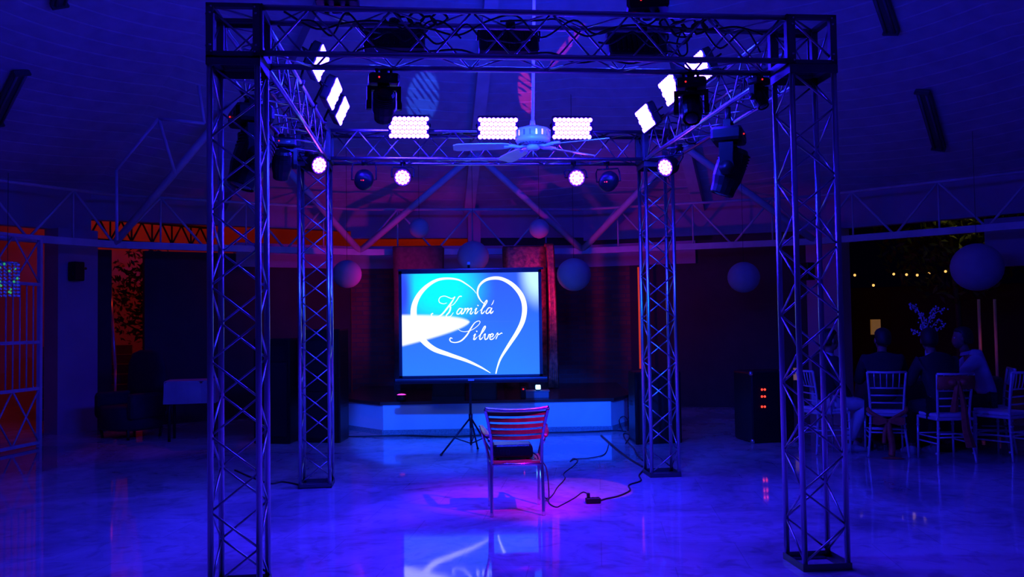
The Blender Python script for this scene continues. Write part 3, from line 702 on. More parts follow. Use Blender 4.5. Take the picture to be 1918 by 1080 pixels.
# ---------------------------------------------------------------- moving heads
def moving_head(top, s, pan, tilt, lab, up=False, stem=0):
    t = thing('moving_head', top, lab, 'moving head light', 'moving head lights on the truss', rz=pan)
    g = -1 if not up else 1       # hangs down or stands up
    c = MB().lathe([(.035*s,0),(.04*s,.02*s*g),(.02*s,.06*s*g)], (0,0,0), 10)
    if stem: c.cyl((0,0,0), (0,0,stem), .02*s, n=8)
    for x in (-.07, .07): c.box((x*s, 0, g*.03*s), (.03*s, .05*s, .07*s))
    c.build('clamp', black, t)
    b = MB(); z = g*.105*s
    b.rings([[Vector((x*q, y*q2, z+dz*s)) for x, y in ((-.15*s,-.09*s),(-.13*s,-.11*s),(.13*s,-.11*s),(.15*s,-.09*s),(.15*s,.09*s),(.13*s,.11*s),(-.13*s,.11*s),(-.15*s,.09*s))] for dz, q, q2 in ((-.05,.92,.92),(-.03,1,1),(.03,1,1),(.05,.9,.9))], smooth=False)
    b.build('base', blackm, t)
    MB().box((.05*s, -.112*s, z), (.05*s, .006, .02*s)).build('display', mat('dim display', (.02,.03,.05), .1), t)
    MB().sphere((-.05*s, -.113*s, z), .006, 8, 6).build('indicator', redled, t)
    yk = MB(); zt = z + g*.06*s; zc = z + g*.25*s
    yk.cyl((0,0,z+g*.05*s), (0,0,zt+g*.03*s), .06*s, n=16); yk.rbox((0,0,zt+g*.03*s), (.32*s, .09*s, .04*s), .015*s)
    for x in (-1, 1):
        yk.rings([[Vector((x*(.145*s)+a*.022*s, b_*w_*s, zz)) for a, b_ in ((-1,-1),(1,-1),(1,1),(-1,1))] for zz, w_ in ((zt+g*.01*s,.05),(zc-g*.05*s,.045),(zc,.055),(zc+g*.045*s,.035))], smooth=False)
        yk.lathe([(.05*s,-.01*s),(.05*s,.01*s)], (x*.165*s, 0, zc), 14, Matrix.Rotation(PI/2, 3, 'Y'))
    yk.build('yoke', blackm, t)
    hd = MB(); R = Matrix.Rotation(tilt, 3, 'X')
    hd.rings([[R @ Vector((.118*s*qx*math.cos(k*2*PI/16)*(1.0 if abs(math.cos(k*2*PI/16)) < .8 else .96), .105*s*qx*math.sin(k*2*PI/16), zz*s)) for k in range(16)] for zz, qx in ((.17,.45),(.165,.75),(.13,.95),(.02,1.03),(-.06,1.0),(-.12,.86),(-.17,.82),(-.18,.76),(-.16,.70))], (0,0,zc), smooth=False)
    for k in range(5): hd.rings([[R @ Vector((.112*s*math.cos(q*2*PI/16), .112*s*math.sin(q*2*PI/16), (.04+k*.022+dz)*s)) for q in range(16)] for dz in (0,.006)], (0,0,zc), smooth=False)
    hd.build('head', blackm, t)
    ln = MB(); ln.lathe([(.072*s,-.165*s),(.06*s,-.178*s),(.01*s,-.187*s)], (0,0,zc), 16, R); ln.build('lens', lens_dark, t)
    return t
moving_head(under('FRBR', 1362, 6.5, .7) + Vector((-.02,0,-.11)), 1.02, 1.2, .35, 'large black moving head hanging from right beam beside right front tower', stem=.11)
moving_head(under('FLBL', 508, 6.0, .7) + Vector((0,0,-.02)), 1.15, -1.1, -.35, 'large black moving head hanging from left beam behind left front tower')
moving_head(under('FLFR', 722, 5.55, 1), .62, .2, .9, 'black moving head hanging under the front beam, left of middle')
moving_head(under('FLFR', 1288, 5.7, 1), .64, -.2, -.8, 'black moving head hanging under front beam before a right LED panel')
moving_head(under('FLFR', 1418, 5.7, 1), .42, .6, -.5, 'small black moving head under the front beam next to right front tower')
moving_head(under('FLFR', 634, 5.25, 0, CA+.02), .86, .1, .2, 'black moving head standing on top of the front beam at left, cropped', up=True)
moving_head(under('FLFR', 1221, 5.4, 0, CA+.02), .86, -.1, .3, 'black moving head standing on top of the front beam at right, cropped', up=True)
moving_head(under('FLBL', 560, 7.2, .7), .7, .4, .5, 'small moving head hanging from the left beam behind the large one')

# ---------------------------------------------------------------- cables looped on the truss
def cable(pts, r, lab, k=6, cat='cable', grp=None):
    o = MB().tube(smooth_path(pts, k), r, 6).build('cable', rubber, origin=pts[0]); tag(o, lab, cat, grp)
rnd = random.Random(11)
def loom(key, f0, f1, n_, lab, zoff, amp, seed):
    A, B, D = beams[key]; r_ = random.Random(seed); nrm = Vector((-D.y, D.x, 0)); pts = []
    L = (B-A).length
    for i in range(n_):
        f = f0 + (f1-f0)*i/(n_-1); pts.append(A + D*L*f + nrm*r_.uniform(-.11,.11) + Vector((0,0,zoff + r_.uniform(-amp, amp))))
    cable(pts, .0065, lab, 6, 'cable', 'cables looped along the truss')
loom('FLFR', .08, .92, 18, 'black cable winding along the upper chords of the front beam', .10, .045, 1)
loom('FLFR', .20, .50, 12, 'black cable looping inside front beam, left of middle', .04, .08, 2)
loom('FLFR', .10, .38, 11, 'tangled black cable above the left panel of front beam', .08, .06, 3)
loom('FLFR', .62, .93, 13, 'tangled black cable above the right panel of front beam', .05, .08, 4)
loom('FLFR', .45, .80, 12, 'black cable sagging along the right half of front beam', .11, .05, 5)
loom('FLFR', .12, .90, 16, 'black cable lying along the bottom chords of front beam', -.09, .03, 6)
loom('FLBL', .08, .92, 16, 'black cable winding along left side beam', .08, .07, 7)
loom('FLBL', .10, .70, 14, 'tangled black cable hanging in left side beam', -.05, .11, 8)
loom('FRBR', .08, .92, 16, 'black cable winding along right side beam', .08, .07, 9)
loom('FRBR', .15, .85, 18, 'tangled black cable hanging in right side beam', -.03, .12, 10)
loom('BLBR', .06, .95, 14, 'black cable lying along the top of back beam', .13, .02, 12)
p = at(775, 38, 5.4); b_ = MB()
for k in range(5):
    a = at(735+k*22, 34+(k%2)*8, 5.36); b_.tube([a + Vector((.05*math.cos(q*PI/5), .02*math.sin(q*2), .035*math.sin(q*PI/5))) for q in range(10)], .008, 6, closed=True)
tag(b_.build('cable_coil', rubber), 'dark coils of cable bundled on the left of the front beam', 'cable coil')
b_ = MB()
for k in range(5):
    a = at(1250+k*20, 44+(k%2)*8, 5.5); b_.tube([a + Vector((.05*math.cos(q*PI/5), .02*math.sin(q*2), .035*math.sin(q*PI/5))) for q in range(10)], .008, 6, closed=True)
tag(b_.build('cable_coil', rubber), 'dark coils of cable bundled on the right of the front beam', 'cable coil')
c_ = [at(1278,55,5.55), at(1268,80,5.55), at(1275,104,5.55), at(1287,98,5.55), at(1284,70,5.55), at(1272,52,5.55)]; cable(c_, .006, 'black cable loop drooping below the right end of front beam')

# ================================================================= CEILING FAN
def fan():
    c = at(998, 257, 7.3); t = thing('ceiling_fan', c, 'white ceiling fan hanging on a long rod inside the truss', 'ceiling fan')
    top = EAVE + 4.0 - c.z
    MB().cyl((0,0,.09), (HC.x-c.x, HC.y-c.y, top), .0125, n=12).build('rod', fanw, t)
    MB().lathe([(.02,.085),(.022,.11),(.018,.14)], (0,0,0), 16).build('rod_collar', fanw, t)
    MB().lathe([(.025,.095),(.06,.09),(.075,.075),(.13,.068),(.145,.055),(.147,-.01),(.14,-.02),(.145,-.028),(.13,-.052),(.08,-.06),(.03,-.06)], (0,0,0), 36).build('motor_housing', fanw, t)
    v = MB(); v2 = MB()
    for k in range(18):
        a = 2*PI*k/18; R = Matrix.Rotation(a, 3, 'Z'); v.box(R @ Vector((.1475, 0, .02)), (.004, .014, .045), R)
    for k in range(24):
        a = 2*PI*k/24; R = Matrix.Rotation(a, 3, 'Z'); v2.box(R @ Vector((.105, 0, -.0575)), (.035, .005, .004), R)
    v.build('vent_slots', mat('polished trim', (.9,.9,.95), .1, .6), t); v2.build('lower_vents', black, t)
    MB().lathe([(.03,-.05),(.055,-.062),(.056,-.095),(.04,-.108),(.01,-.112)], (0,0,0), 20).build('switch_cup', fanw, t)
    MB().cyl((0,0,-.11), (0,0,-.16), .0018, n=5).build('pull_chain', fanw, t)
    for ang in (182, 112, 38, 332):
        R = Matrix.Rotation(math.radians(ang), 3, 'Z') @ Matrix.Rotation(math.radians(12), 3, 'X'); bl = MB(); z = -.075
        prof = [(.20,.045),(.26,.058),(.40,.066),(.55,.070),(.63,.066),(.66,.045)]
        up = [R @ Vector((x, w_, 0)) + Vector((0,0,z-(x-.2)*.02)) for x, w_ in prof] + [R @ Vector((x, -w_, 0)) + Vector((0,0,z-(x-.2)*.02)) for x, w_ in reversed(prof)]
        bl.rings([up, [q+Vector((0,0,.007)) for q in up]], smooth=False); o = bl.build('blade', fanw, t)
        ir = MB(); R0 = Matrix.Rotation(math.radians(ang), 3, 'Z')
        ir.tube([R0 @ Vector((.05,0,-.066)), R0 @ Vector((.11,.0,-.08)), R0 @ Vector((.17,0,-.07)), R0 @ Vector((.24,0,-.074))], [.012,.012,.016,.02], 8); ir.build('blade_iron', fanw, t)
fan()

# ================================================================= LANTERNS
for px, py, r, Y, lab in [(650,513,.225,13.7,'mid sized paper lantern hanging left of the projection screen'), (785,427,.16,14.0,'small paper lantern hanging high above the left drape'),
        (886,480,.25,13.8,'large paper lantern hanging right above the projection screen'), (1010,428,.16,14.0,'small paper lantern hanging high above the right drape'),
        (1075,514,.255,13.2,'large paper lantern hanging right of the projection screen'), (1393,519,.245,13.6,'paper lantern alone before the dark wall, between the right towers'),
        (1830,500,.34,12.2,'big dark paper lantern hanging over the guests at far right')]:
    p = at(px, py, Y); t = thing('paper_lantern', p, lab, 'paper lantern', 'round paper lanterns')
    m = MB(); n_, m_ = 28, 30
    m.lathe([(max(r*math.sin(PI*i/m_)*(1 - .012*(i % 2)), .03), -r*.96*math.cos(PI*i/m_)) for i in range(1, m_)], (0,0,0), n_); m.build('shade', paper, t)
    rr = (Vector((p.x, p.y, 0))-HC).length; zc = EAVE - .1 + (RW+.25-rr)*(4.2/(RW-.1))
    MB().cyl((0,0,r*.95), (0,0,zc-p.z), .003, n=5).build('cord', black, t); MB().tube([(.03*math.cos(a), .03*math.sin(a), r*.95) for a in [k*PI/5 for k in range(10)]], .003, 5, closed=True).build('wire_ring', black, t)

# ---- fluorescent fittings on the ceiling
def ceil_hit(px, py):
    d = at(px, py, 1) - Vector((0,0,H)); t = 2.0
    for _ in range(4000):
        p = Vector((0,0,H)) + d*t; a = math.atan2(p.x-HC.x, p.y-HC.y); q = (a - math.radians(-19.5)) % math.radians(25.714) - math.radians(12.857)
        rr = (Vector((p.x,p.y,0))-HC).length*math.cos(q)/math.cos(math.radians(12.857))
        if p.z >= EAVE - .1 + (RW+.25-rr)*(4.2/(RW-.1)): return p
        t += .01
    return p
tubem = mat('fluorescent diffuser', (.10,.10,.12), .35); fitm = mat('fitting metal', (.05,.05,.055), .6)
for a, b, lab in [((38,128),(-12,228),'dark ceiling tube light at the left edge of the picture'), ((106,4),(128,-70),'dark ceiling tube light at top left, mostly cropped'),
                  ((1672,56),(1640,-40),'dark ceiling tube light at top right, cropped by the frame'), ((1728,160),(1762,278),'dark ceiling tube light right of the right front tower')]:
    A, B = ceil_hit(*a), ceil_hit(*b); c = (A+B)/2; d = (B-A); L = min(d.length, 1.4); d.normalize()
    out = (HC + Vector((0,0,2)) - c); up = (out - d*out.dot(d)).normalized(); x = d.cross(up); R = Matrix((d, x, up)).transposed()
    t = thing('tube_light', c + up*.03, lab, 'ceiling light', 'ceiling tube lights', R=R)
    MB().rbox((0,0,0), (L, .19, .05), .02).build('housing', fitm, t)
    MB().cyl((-L*.48,.05,.035), (L*.48,.05,.035), .016).cyl((-L*.48,-.05,.035), (L*.48,-.05,.035), .016).build('tubes', tubem, t)
    for s in (-1, 1): MB().box((s*L*.485, 0, .03), (.03, .19, .06)).build('end_cap', fitm, t)

# ---- small wall speakers on the columns
for (px, py, Y), rz, lab in [((143,508,12.95), -.5, 'small black wall speaker on the left column'), ((1513,508,14.2), .45, 'small black wall speaker on the column behind right front tower')]:
    t = thing('wall_speaker', at(px, py, Y), lab, 'wall speaker', 'small black wall speakers', rz=rz)
    MB().rbox((0,0,0), (.17,.16,.28), .02).build('cabinet', blackm, t); MB().lathe([(.06,0),(.03,.012),(.012,.004)], (0,-.082,-.04), 16, Matrix.Rotation(PI/2,3,'X')).build('cone', lampbody, t)
    MB().cyl((0,.07,.05), (0,.16,.05), .02, n=8).build('wall_bracket', black, t)

# ================================================================= FLOOR AND STAGE EQUIPMENT
def loudspeaker(loc, rz, w_, d_, h_, lab):
    t = thing('loudspeaker', loc, lab, 'loudspeaker', 'big loudspeakers beside the stage', rz=rz)
    m = MB(); m.rings([[Vector((x*w_/2*q, y*d_/2*q, z)) for x, y in ((-.97,-1),(.97,-1),(1,-.9),(.72,1),(-.72,1),(-1,-.9))] for z, q in ((0,.98),(.02,1),(h_-.02,1),(h_,.98))], smooth=False); m.build('cabinet', blackm, t)
    MB().box((0,-d_/2-.006,h_*.42), (w_*.86,.012,h_*.70)).build('grille', mat('speaker grille', (.015,.015,.016), .5, .4), t)
    MB().rings([[Vector((x*w_*.38*q, y, h_*.86+z*h_*.07*q)) for x, z in ((-1,-1),(1,-1),(1,1),(-1,1))] for y, q in ((-d_/2-.008,1),(-d_/2+.02,.45))], smooth=False).build('horn', lampbody, t)
    for s in (-1, 1): MB().box((s*(w_/2-.045), 0, h_*.55), (.03,.14,.05)).build('handle', lampbody, t)
q = on_floor(613, 824); loudspeaker(q, -.2, .56, .5, .84, 'big black loudspeaker left of the stage behind the left back tower')
loudspeaker(q + Vector((0,0,.841)), -.2, .56, .5, .62, 'upper black loudspeaker stacked left of the stage')
q = on_floor(1222, 826); loudspeaker(q, .2, .60, .5, .88, 'big black loudspeaker right of the stage behind right back tower')
q = on_floor(525, 826); loudspeaker(q, -.2, .50, .5, 1.35, 'tall black loudspeaker farther left, between the two left towers')
q = on_floor(1432, 824); t = thing('amplifier_rack', q, 'black amplifier rack showing pairs of red indicator lights', 'amplifier rack', rz=.2)
MB().rbox((0,0,.44), (.56,.5,.86), .03).build('case', blackm, t)
for x, z in ((-.28,.03),(.28,.03),(-.28,.85),(.28,.85)): MB().sphere((x,-.24,z), .03, 8, 6).build('corner', chrome, t)
for py in (729, 742, 761):
    for px in (1425.5, 1431.5):
        pz = at(px, py, q.y-.26); inv = Matrix.Rotation(-.2, 3, 'Z'); lp = inv @ (pz-q); MB().sphere((lp.x, -.258, lp.z), .014, 8, 6).build('indicator', mat('red amp light', (.8,.05,.02), .4, emit=(1.2,.05,.02), es=2.2), t)
# small things on the stage
p = on_floor(1007, 735, ZS); p = Vector((p.x, 13.2, ZS)); a = at(1005, 735, 12.6); a.z = ZS
t = thing('side_table', (a.x, 12.6, ZS), 'low pale box carrying the tiny bright lamp on stage', 'low box'); MB().rbox((0,0,.045), (.34,.26,.09), .01).build('body', mat('box paint', (.2,.2,.22), .5), t); MB().box((0,0,.096), (.36,.28,.012)).build('lid', mat('box paint', (.2,.2,.22), .5), t)
t = thing('small_lamp', (a.x+.02, 12.50, ZS+.102), 'tiny cyan white lamp glowing on the low box', 'small lamp')
MB().lathe([(.03,0),(.035,.01),(.012,.02)], (0,0,0), 12).build('base', black, t); MB().rbox((0,0,.05), (.07,.04,.06), .012).build('shade', mat('cyan lamp glass', (.8,.9,.9), .3, emit=(1.5,6,9), es=1), t)
a = at(752, 731, 12.3); t = thing('uplight_can', (a.x, 12.3, ZS), 'small pink glowing uplight at the left end of the deck', 'uplight')
MB().lathe([(.05,0),(.07,.02),(.075,.09),(.07,.09)], (0,0,0), 16).build('can', lampbody, t); MB().lathe([(.068,.088),(.04,.10),(.005,.104)], (0,0,0), 14).build('lens', mat('pink glass', (.8,.2,.6), .3, emit=(2.2,.1,1.6), es=1), t)
a = at(905, 735, 12.0); t = thing('stage_amplifier', (a.x, 12.35, ZS), 'black stage amplifier on the deck below the screen middle', 'amplifier')
MB().rbox((0,0,.17), (.36,.24,.33), .02).build('cabinet', blackm, t); MB().box((0,-.122,.14), (.31,.01,.22)).build('grille', mat('speaker grille', (.01,.01,.01)), t); MB().box((0,-.122,.29), (.31,.008,.04)).build('control_strip', mat('copper strip', (.4,.1,.04), .4, .5), t)
a = at(841, 735, 12.2); t = thing('stage_monitor', (a.x, 12.2, ZS), 'dark wedge monitor on the deck left of the amplifier', 'stage monitor')
MB().rings([[Vector((x, y, z)) for y, z in ((-.16,0),(.16,0),(.16,.26),(.02,.30),(-.16,.08))] for x in (-.22,.22)], smooth=False).build('cabinet', blackm, t)
MB().add([(-.2,-.165,.085),(.2,-.165,.085),(.2,.012,.306),(-.2,.012,.306)], [(0,1,2,3)]).build('grille', mat('speaker grille', (.01,.01,.01)), t)
a = at(980, 727, 12.5); t = thing('effects_pedal', (a.x, 12.5, ZS), 'little box with a red light on the stage deck', 'small device'); MB().rbox((0,0,.08), (.07,.09,.16), .01).build('case', blackm, t); MB().sphere((0,-.05,.13), .012, 8, 6).build('indicator', redled, t)

# ================================================================= CHAIR WITH PROJECTOR
def armchair():
    RL, RR = on_floor(921, 968), on_floor(1018.5, 965); c = (RL+RR)/2; rz = math.radians(3.5)
    t = thing('armchair', c, 'metal and wood slatted armchair standing alone facing the screen', 'armchair', rz=rz)
    for s in (-1, 1):
        MB().tube(smooth_path([(s*.203,0,.0), (s*.201,.012,.25), (s*.196,.02,.42), (s*.200,.0,.60), (s*.222,-.035,.74), (s*.245,-.07,.845)], 5), .0135, 10).build('leg', chrome, t)
        MB().tube(smooth_path([(s*.205,.42,.0), (s*.208,.42,.36), (s*.222,.425,.47), (s*.248,.425,.56), (s*.262,.39,.64), (s*.258,.33,.652)], 5), .0125, 10).build('leg', chrome, t)
        ar = MB(); n_ = 9; rings = []
        for k in range(n_):
            f = k/(n_-1); x = s*(.222+.045*f); y = .03+.37*f; z = .615+.045*f; w_ = .026*(.75+.5*math.sin(PI*min(f+.15,1)))
            rings.append([Vector((x-w_, y, z)), Vector((x-w_*.7, y, z-.010)), Vector((x+w_*.7, y, z-.010)), Vector((x+w_, y, z)), Vector((x+w_*.7, y, z+.011)), Vector((x-w_*.7, y, z+.011))])
        ar.rings(rings); ar.build('armrest', teak, t)
        MB().tube([(s*.200,.005,.60), (s*.222,.03,.603), (s*.24,.2,.62), (s*.262,.37,.648)], .009, 8).build('arm_support', chrome, t)
        MB().cyl((s*.197,.018,.395), (s*.207,.42,.395), .010).build('side_rail', chrome, t)
        MB().cyl((s*.203,.005,.57), (s*.215,.02,.60), .016).build('joint', chrome, t)
    MB().tube(smooth_path([(-.248,-.070,.848), (-.13,-.098,.838), (0,-.106,.835), (.13,-.098,.840), (.248,-.070,.852)], 5), .014, 10).build('top_rail', chrome, t)
    MB().cyl((-.196,.018,.402), (.196,.018,.402), .012).build('back_rail', chrome, t); MB().cyl((-.207,.42,.40), (.207,.42,.40), .011).build('front_rail', chrome, t)
    for k in range(5):
        z = .808 - .0475*k; hw = .232 - .0085*k; yb = -.055+.0125*k; sl = MB(); rings = []
        for i in range(9):
            f = i/8*2-1; y = yb - .028*(1-f*f); zz = z - .006*(1-f*f)
            rings.append([Vector((f*hw, y-.005, zz-.0155)), Vector((f*hw, y+.005, zz-.0155)), Vector((f*hw, y+.005, zz+.0155)), Vector((f*hw, y-.005, zz+.0155))])
        sl.rings(rings, smooth=False); sl.build('back_slat', teak, t)
    for k in range(6):
        MB().rbox((0, .045+.068*k, .416), (.41, .058, .018), .006).build('seat_slat', teak, t)
    # projector on the seat
    R0 = Matrix.Rotation(rz, 3, 'Z'); pp = Vector((c.x, c.y, 0)) + R0 @ Vector((-.025, .22, .425))
    p = thing('projector', pp, 'black video projector lying on the armchair seat', 'projector', rz=rz)
    b = MB(); W_, D_, h_ = .325, .25, .118
    b.rings([[Vector((x*W_/2*q, y*D_/2*q, z)) for x, y in ((-1,-.8),(-.86,-1),(.86,-1),(1,-.8),(1,.8),(.86,1),(-.86,1),(-1,.8))] for z, q in ((.012,.95),(.03,1),(.08,1),(.105,.96),(h_,.88))], smooth=False)
    b.build('case', mat('projector plastic', (.014,.014,.018), .25), p, bevel=.003)
    MB().lathe([(.035,0),(.035,.03),(.028,.032)], (-.07, D_/2-.005, .06), 18, Matrix.Rotation(-PI/2,3,'X')).build('lens_barrel', black, p); MB().lathe([(.026,0),(.01,.006)], (-.07, D_/2+.022, .06), 14, Matrix.Rotation(-PI/2,3,'X')).build('lens', lens_dark, p)
    v = MB()
    for k in range(7): v.box((-.10+k*.012, -D_/2-.001, .06), (.005,.004,.04))
    v.build('vent', mat('vent grey', (.03,.03,.035)), p); MB().box((.085,-D_/2*.55,h_+.0005), (.075,.022,.002)).build('control_pad', mat('grey label', (.25,.24,.28), .4), p)
    MB().box((.0,-D_/2*.86,h_*.93), (.06,.012,.003)).build('badge', mat('grey label', (.25,.24,.28), .4), p)
    for x, y in ((-.12,-.09),(.12,-.09),(0,.09)): MB().cyl((x,y,0),(x,y,.014),.012).build('foot', black, p)
    MB().tube(smooth_path([(.15,-.06,.05),(.19,-.10,.03),(.20,-.13,.005)], 4), .006, 6).build('plug_lead', rubber, p)
    return c, rz
ch_c, ch_r = armchair()
def fl(*pts): return [on_floor(x, y, .006) for x, y in pts]
cable(fl((1126,815),(1145,832),(1160,845),(1180,860),(1204,874)), .012, 'thick black cable on floor running from stage to right back tower')
cable(fl((1205,880),(1197,890),(1200,900),(1178,908),(1180,918),(1160,928),(1134,934),(1122,938)), .008, 'black cord from right back tower to the power strip')
cable(fl((1140,832),(1132,850),(1105,857),(1078,859),(1068,864),(1074,858),(1082,862),(1074,872),(1056,886),(1058,896),(1044,912),(1036,925),(1026,934),(1018,928)), .005, 'thin wire wandering over floor from stage to the armchair')
cable(fl((1103,926),(1092,921),(1076,932),(1052,945),(1042,949),(1030,943),(1025,932)), .005, 'thin flex from the power strip plug to the armchair foot')
cable(fl((600,817),(680,817),(760,815),(850,817),(960,811),(1080,809),(1150,806),(1172,808)), .011, 'black cable lying along the foot of stage front')
cable(fl((1172,830),(1180,815),(1168,812),(1172,824),(1186,838),(1192,850),(1204,862)), .009, 'black cable curling at the right corner of the stage')
cable(fl((562,908),(530,902),(505,905),(470,893),(440,880)), .009, 'dark cable running left from the left back tower base')
cable([on_floor(1166,806,.01), on_floor(1160,800,.01)+Vector((0,0,.10)), on_floor(1168,799,.01)+Vector((0,0,.15)), on_floor(1176,800,.01)+Vector((0,0,.1)), on_floor(1176,806,.01)], .007, 'cable loop standing up at the right stage corner')
cable([Vector((ch_c.x+.14, ch_c.y+.14, .43)), Vector((ch_c.x+.23, ch_c.y+.13, .36)), Vector((ch_c.x+.25, ch_c.y+.1, .12)), on_floor(1022, 936, .006)], .005, 'thin wire hanging from the projector down to the floor')
q = on_floor(1111, 942); t = thing('power_strip', q, 'black power strip on the floor right of the armchair', 'power strip', rz=.1)
MB().rbox((0,0,.024), (.125,.055,.045), .01).build('case', blackm, t)
for k in range(3):
    MB().lathe([(.012,0),(.012,.003)], (-.04+.04*k,0,.047), 12).build('socket', lampbody, t)
MB().rbox((-.04,0,.068), (.026,.026,.04), .006).build('plug', blackm, t)

# ================================================================= GUESTS, TABLE AND CHAIRS
def chiavari(loc, rz, lab, sash=None):
    t = thing('banquet_chair', loc, lab, 'banquet chair', 'silver banquet chairs at the guest table', rz=rz)
    def post(s): return smooth_path([(s*.205,-.03,0), (s*.180,.0,.24), (s*.168,.015,.44), (s*.175,.0,.66), (s*.195,-.045,.92)], 5)
    for s in (-1, 1):
        m = MB(); m.tube(post(s), .0135, 9)
        for z, q in ((.10,.198),(.30,.177),(.36,.173)): m.lathe([(.013,-.012),(.019,0),(.013,.012)], (s*q, .0, z), 9)
        m.build('leg', silver, t)
        m = MB(); m.tube([(s*.195,.38,0),(s*.190,.375,.45)], [.011,.014], 9); m.lathe([(.013,-.012),(.019,0),(.013,.012)], (s*.191,.376,.36), 9); m.build('leg', silver, t)
        for z in (.20, .26): MB().cyl((s*.185,.0,z), (s*.192,.378,z), .008).build('stretcher', silver, t)
    MB().cyl((-.182,.0,.30), (.182,.0,.30), .008).build('stretcher', silver, t); MB().cyl((-.180,.0,.265), (.180,.0,.265), .008).build('stretcher', silver, t)
    MB().cyl((-.191,.376,.27), (.191,.376,.27), .008).build('stretcher', silver, t)
    m = MB(); m.rbox((0,.19,.452), (.40,.40,.03), .012); m.build('seat', silver, t); MB().rbox((0,.19,.485), (.37,.37,.04), .018).build('cushion', whitep, t)
    rails = ((.92,.197,-.045,.013), (.745,.180,-.012,.009), (.665,.175,.0,.009), (.585,.171,.01,.009))
    for z, hw, y, r_ in rails: MB().tube([(-hw,y,z), (0,y-.012,z-(.006 if z > .9 else 0)), (hw,y,z)], r_, 8).build('back_rail', silver, t)
    for k in range(5):
        x = -.12+.06*k; MB().tube([(x,-.02,.745), (x*1.05,-.042,.83), (x*1.08,-.055,.915)], .006, 6).build('spindle', silver, t)
    if sash == 'low':
        m = MB(); m.tube(smooth_path([(-.19,.02,.52),(-.18,-.03,.49),(-.08,-.055,.43),(0,-.065,.395),(.08,-.055,.44),(.18,-.03,.50),(.19,.02,.53)], 5), .022, 8)
        for sx in (-1, 1): m.rings([[Vector((sx*x, -.075+dy, z)) for x, z, dy in ((.0,.40,-.012),(w_,.40+h_,-.03),(w_,.40-h_,-.03),(.0,.38,-.012),(.0,.38,.01),(w_,.40-h_,.01),(w_,.40+h_,.01),(0,.40,.01))] for w_, h_ in ((.02,.02),(.10,.045),(.16,.035))], smooth=False)
        m.tube(smooth_path([(0,-.07,.39),(.01,-.085,.28),(.03,-.08,.14),(.02,-.10,.03)], 5), [.028]*6+[.034]*10, 8); m.tube(smooth_path([(0,-.07,.39),(-.04,-.08,.28),(-.05,-.09,.16)], 5), .022, 8)
        m.rings([[Vector((.03+.12*q*math.cos(a), -.10+.06*q*math.sin(a), .006+.022*(1-q))) for a in [k*PI/6 for k in range(12)]] for q in (1.0,.7,.3)], smooth=True)
        m.build('sash', orange_sash, t, 'orange organza sash slipped low, tied in a bow')
    if sash == 'high':
        m = MB(); m.rings([[Vector((x, y, z)) for z, y in ((.90,-.062),(.83,-.072),(.76,-.05),(.76,-.035),(.83,-.045),(.90,-.04))] for x in (-.197,-.10,-.02,.04,.10,.195)], smooth=True)
        for sx in (-1, 1): m.rings([[Vector((.0+sx*x, -.085, z+o_)) for o_ in (-1,)] + [Vector((sx*x, -.085-q*.02, z))]*1 + [Vector((sx*x, -.06, z+.01))] for x, z, q in ((.01,.83,1),(.09,.85,2))], smooth=False) if False else m.sphere((sx*.055,-.085,.835), .042, 12, 8, .8)
        m.sphere((0,-.09,.83), .026, 10, 7)
        def strip(pts, w0, w1):
            P = smooth_path(pts, 5); n_ = len(P); m.rings([[p+Vector((-(w0+(w1-w0)*i/n_),-.006,0)), p+Vector((0,-.02,0)), p+Vector(((w0+(w1-w0)*i/n_),-.006,0)), p+Vector(((w0+(w1-w0)*i/n_),.006,0)), p+Vector((-(w0+(w1-w0)*i/n_),.006,0))] for i, p in enumerate(P)], smooth=False)
        strip([(-.01,-.085,.82),(-.035,-.09,.68),(-.05,-.085,.53)], .018, .045); strip([(.01,-.085,.82),(.05,-.09,.60),(.075,-.08,.36),(.12,-.085,.17)], .018, .055)
        m.build('sash', orange_sash, t, 'long orange organza sash tied in a bow over the chair back')
    return t
def place(feet_l, feet_r):
    a, b = on_floor(*feet_l), on_floor(*feet_r); d = b-a; rz = math.atan2(d.y, d.x); c = (a+b)/2; return c + Vector((-math.sin(rz), math.cos(rz), 0))*.03, rz
c1, r1 = place((1627,852), (1697,861)); r1 = -.28
chiavari(c1, r1, 'silver banquet chair with orange sash slipped low, third upright right of tower', 'low')['label'] = 'silver banquet chair with an orange bow hanging low, right of right front tower'
c2, r2 = place((1754,867), (1830,869)); r2 = .06
chiavari(c2, r2, 'silver banquet chair with long orange sash over its back', 'high')
c3 = on_floor(1915, 862); chiavari(c3, .5, 'silver banquet chair cut off by the right edge of picture')
c4 = on_floor(1518, 846); c4r = -PI/2+.15
chiavari(c4, c4r, 'silver banquet chair seen through right front tower, facing right')

def body(name, m, joints, edges, parent, label=None, sub=2):
    me = bpy.data.meshes.new(name); keys = list(joints); idx = {k: i for i, k in enumerate(keys)}
    me.from_pydata([tuple(joints[k][0]) for k in keys], [(idx[a], idx[b]) for a, b in edges], []); me.materials.append(m)
    o = bpy.data.objects.new(name, me); COL.objects.link(o); o.parent = parent
    if label: o['label'] = label
    sk = o.modifiers.new('skin', 'SKIN'); sk.use_smooth_shade = True
    if not me.skin_vertices: 
        bpy.context.view_layer.objects.active = o
    for i, k in enumerate(keys):
        r = joints[k][1]; r = r if isinstance(r, tuple) else (r, r)
        me.skin_vertices[0].data[i].radius = r; me.skin_vertices[0].data[i].use_root = (i == 0)
    s_ = o.modifiers.new('sub', 'SUBSURF'); s_.levels = 1; s_.render_levels = sub
    return o
def chain(*ks): return [(ks[i], ks[i+1]) for i in range(len(ks)-1)]
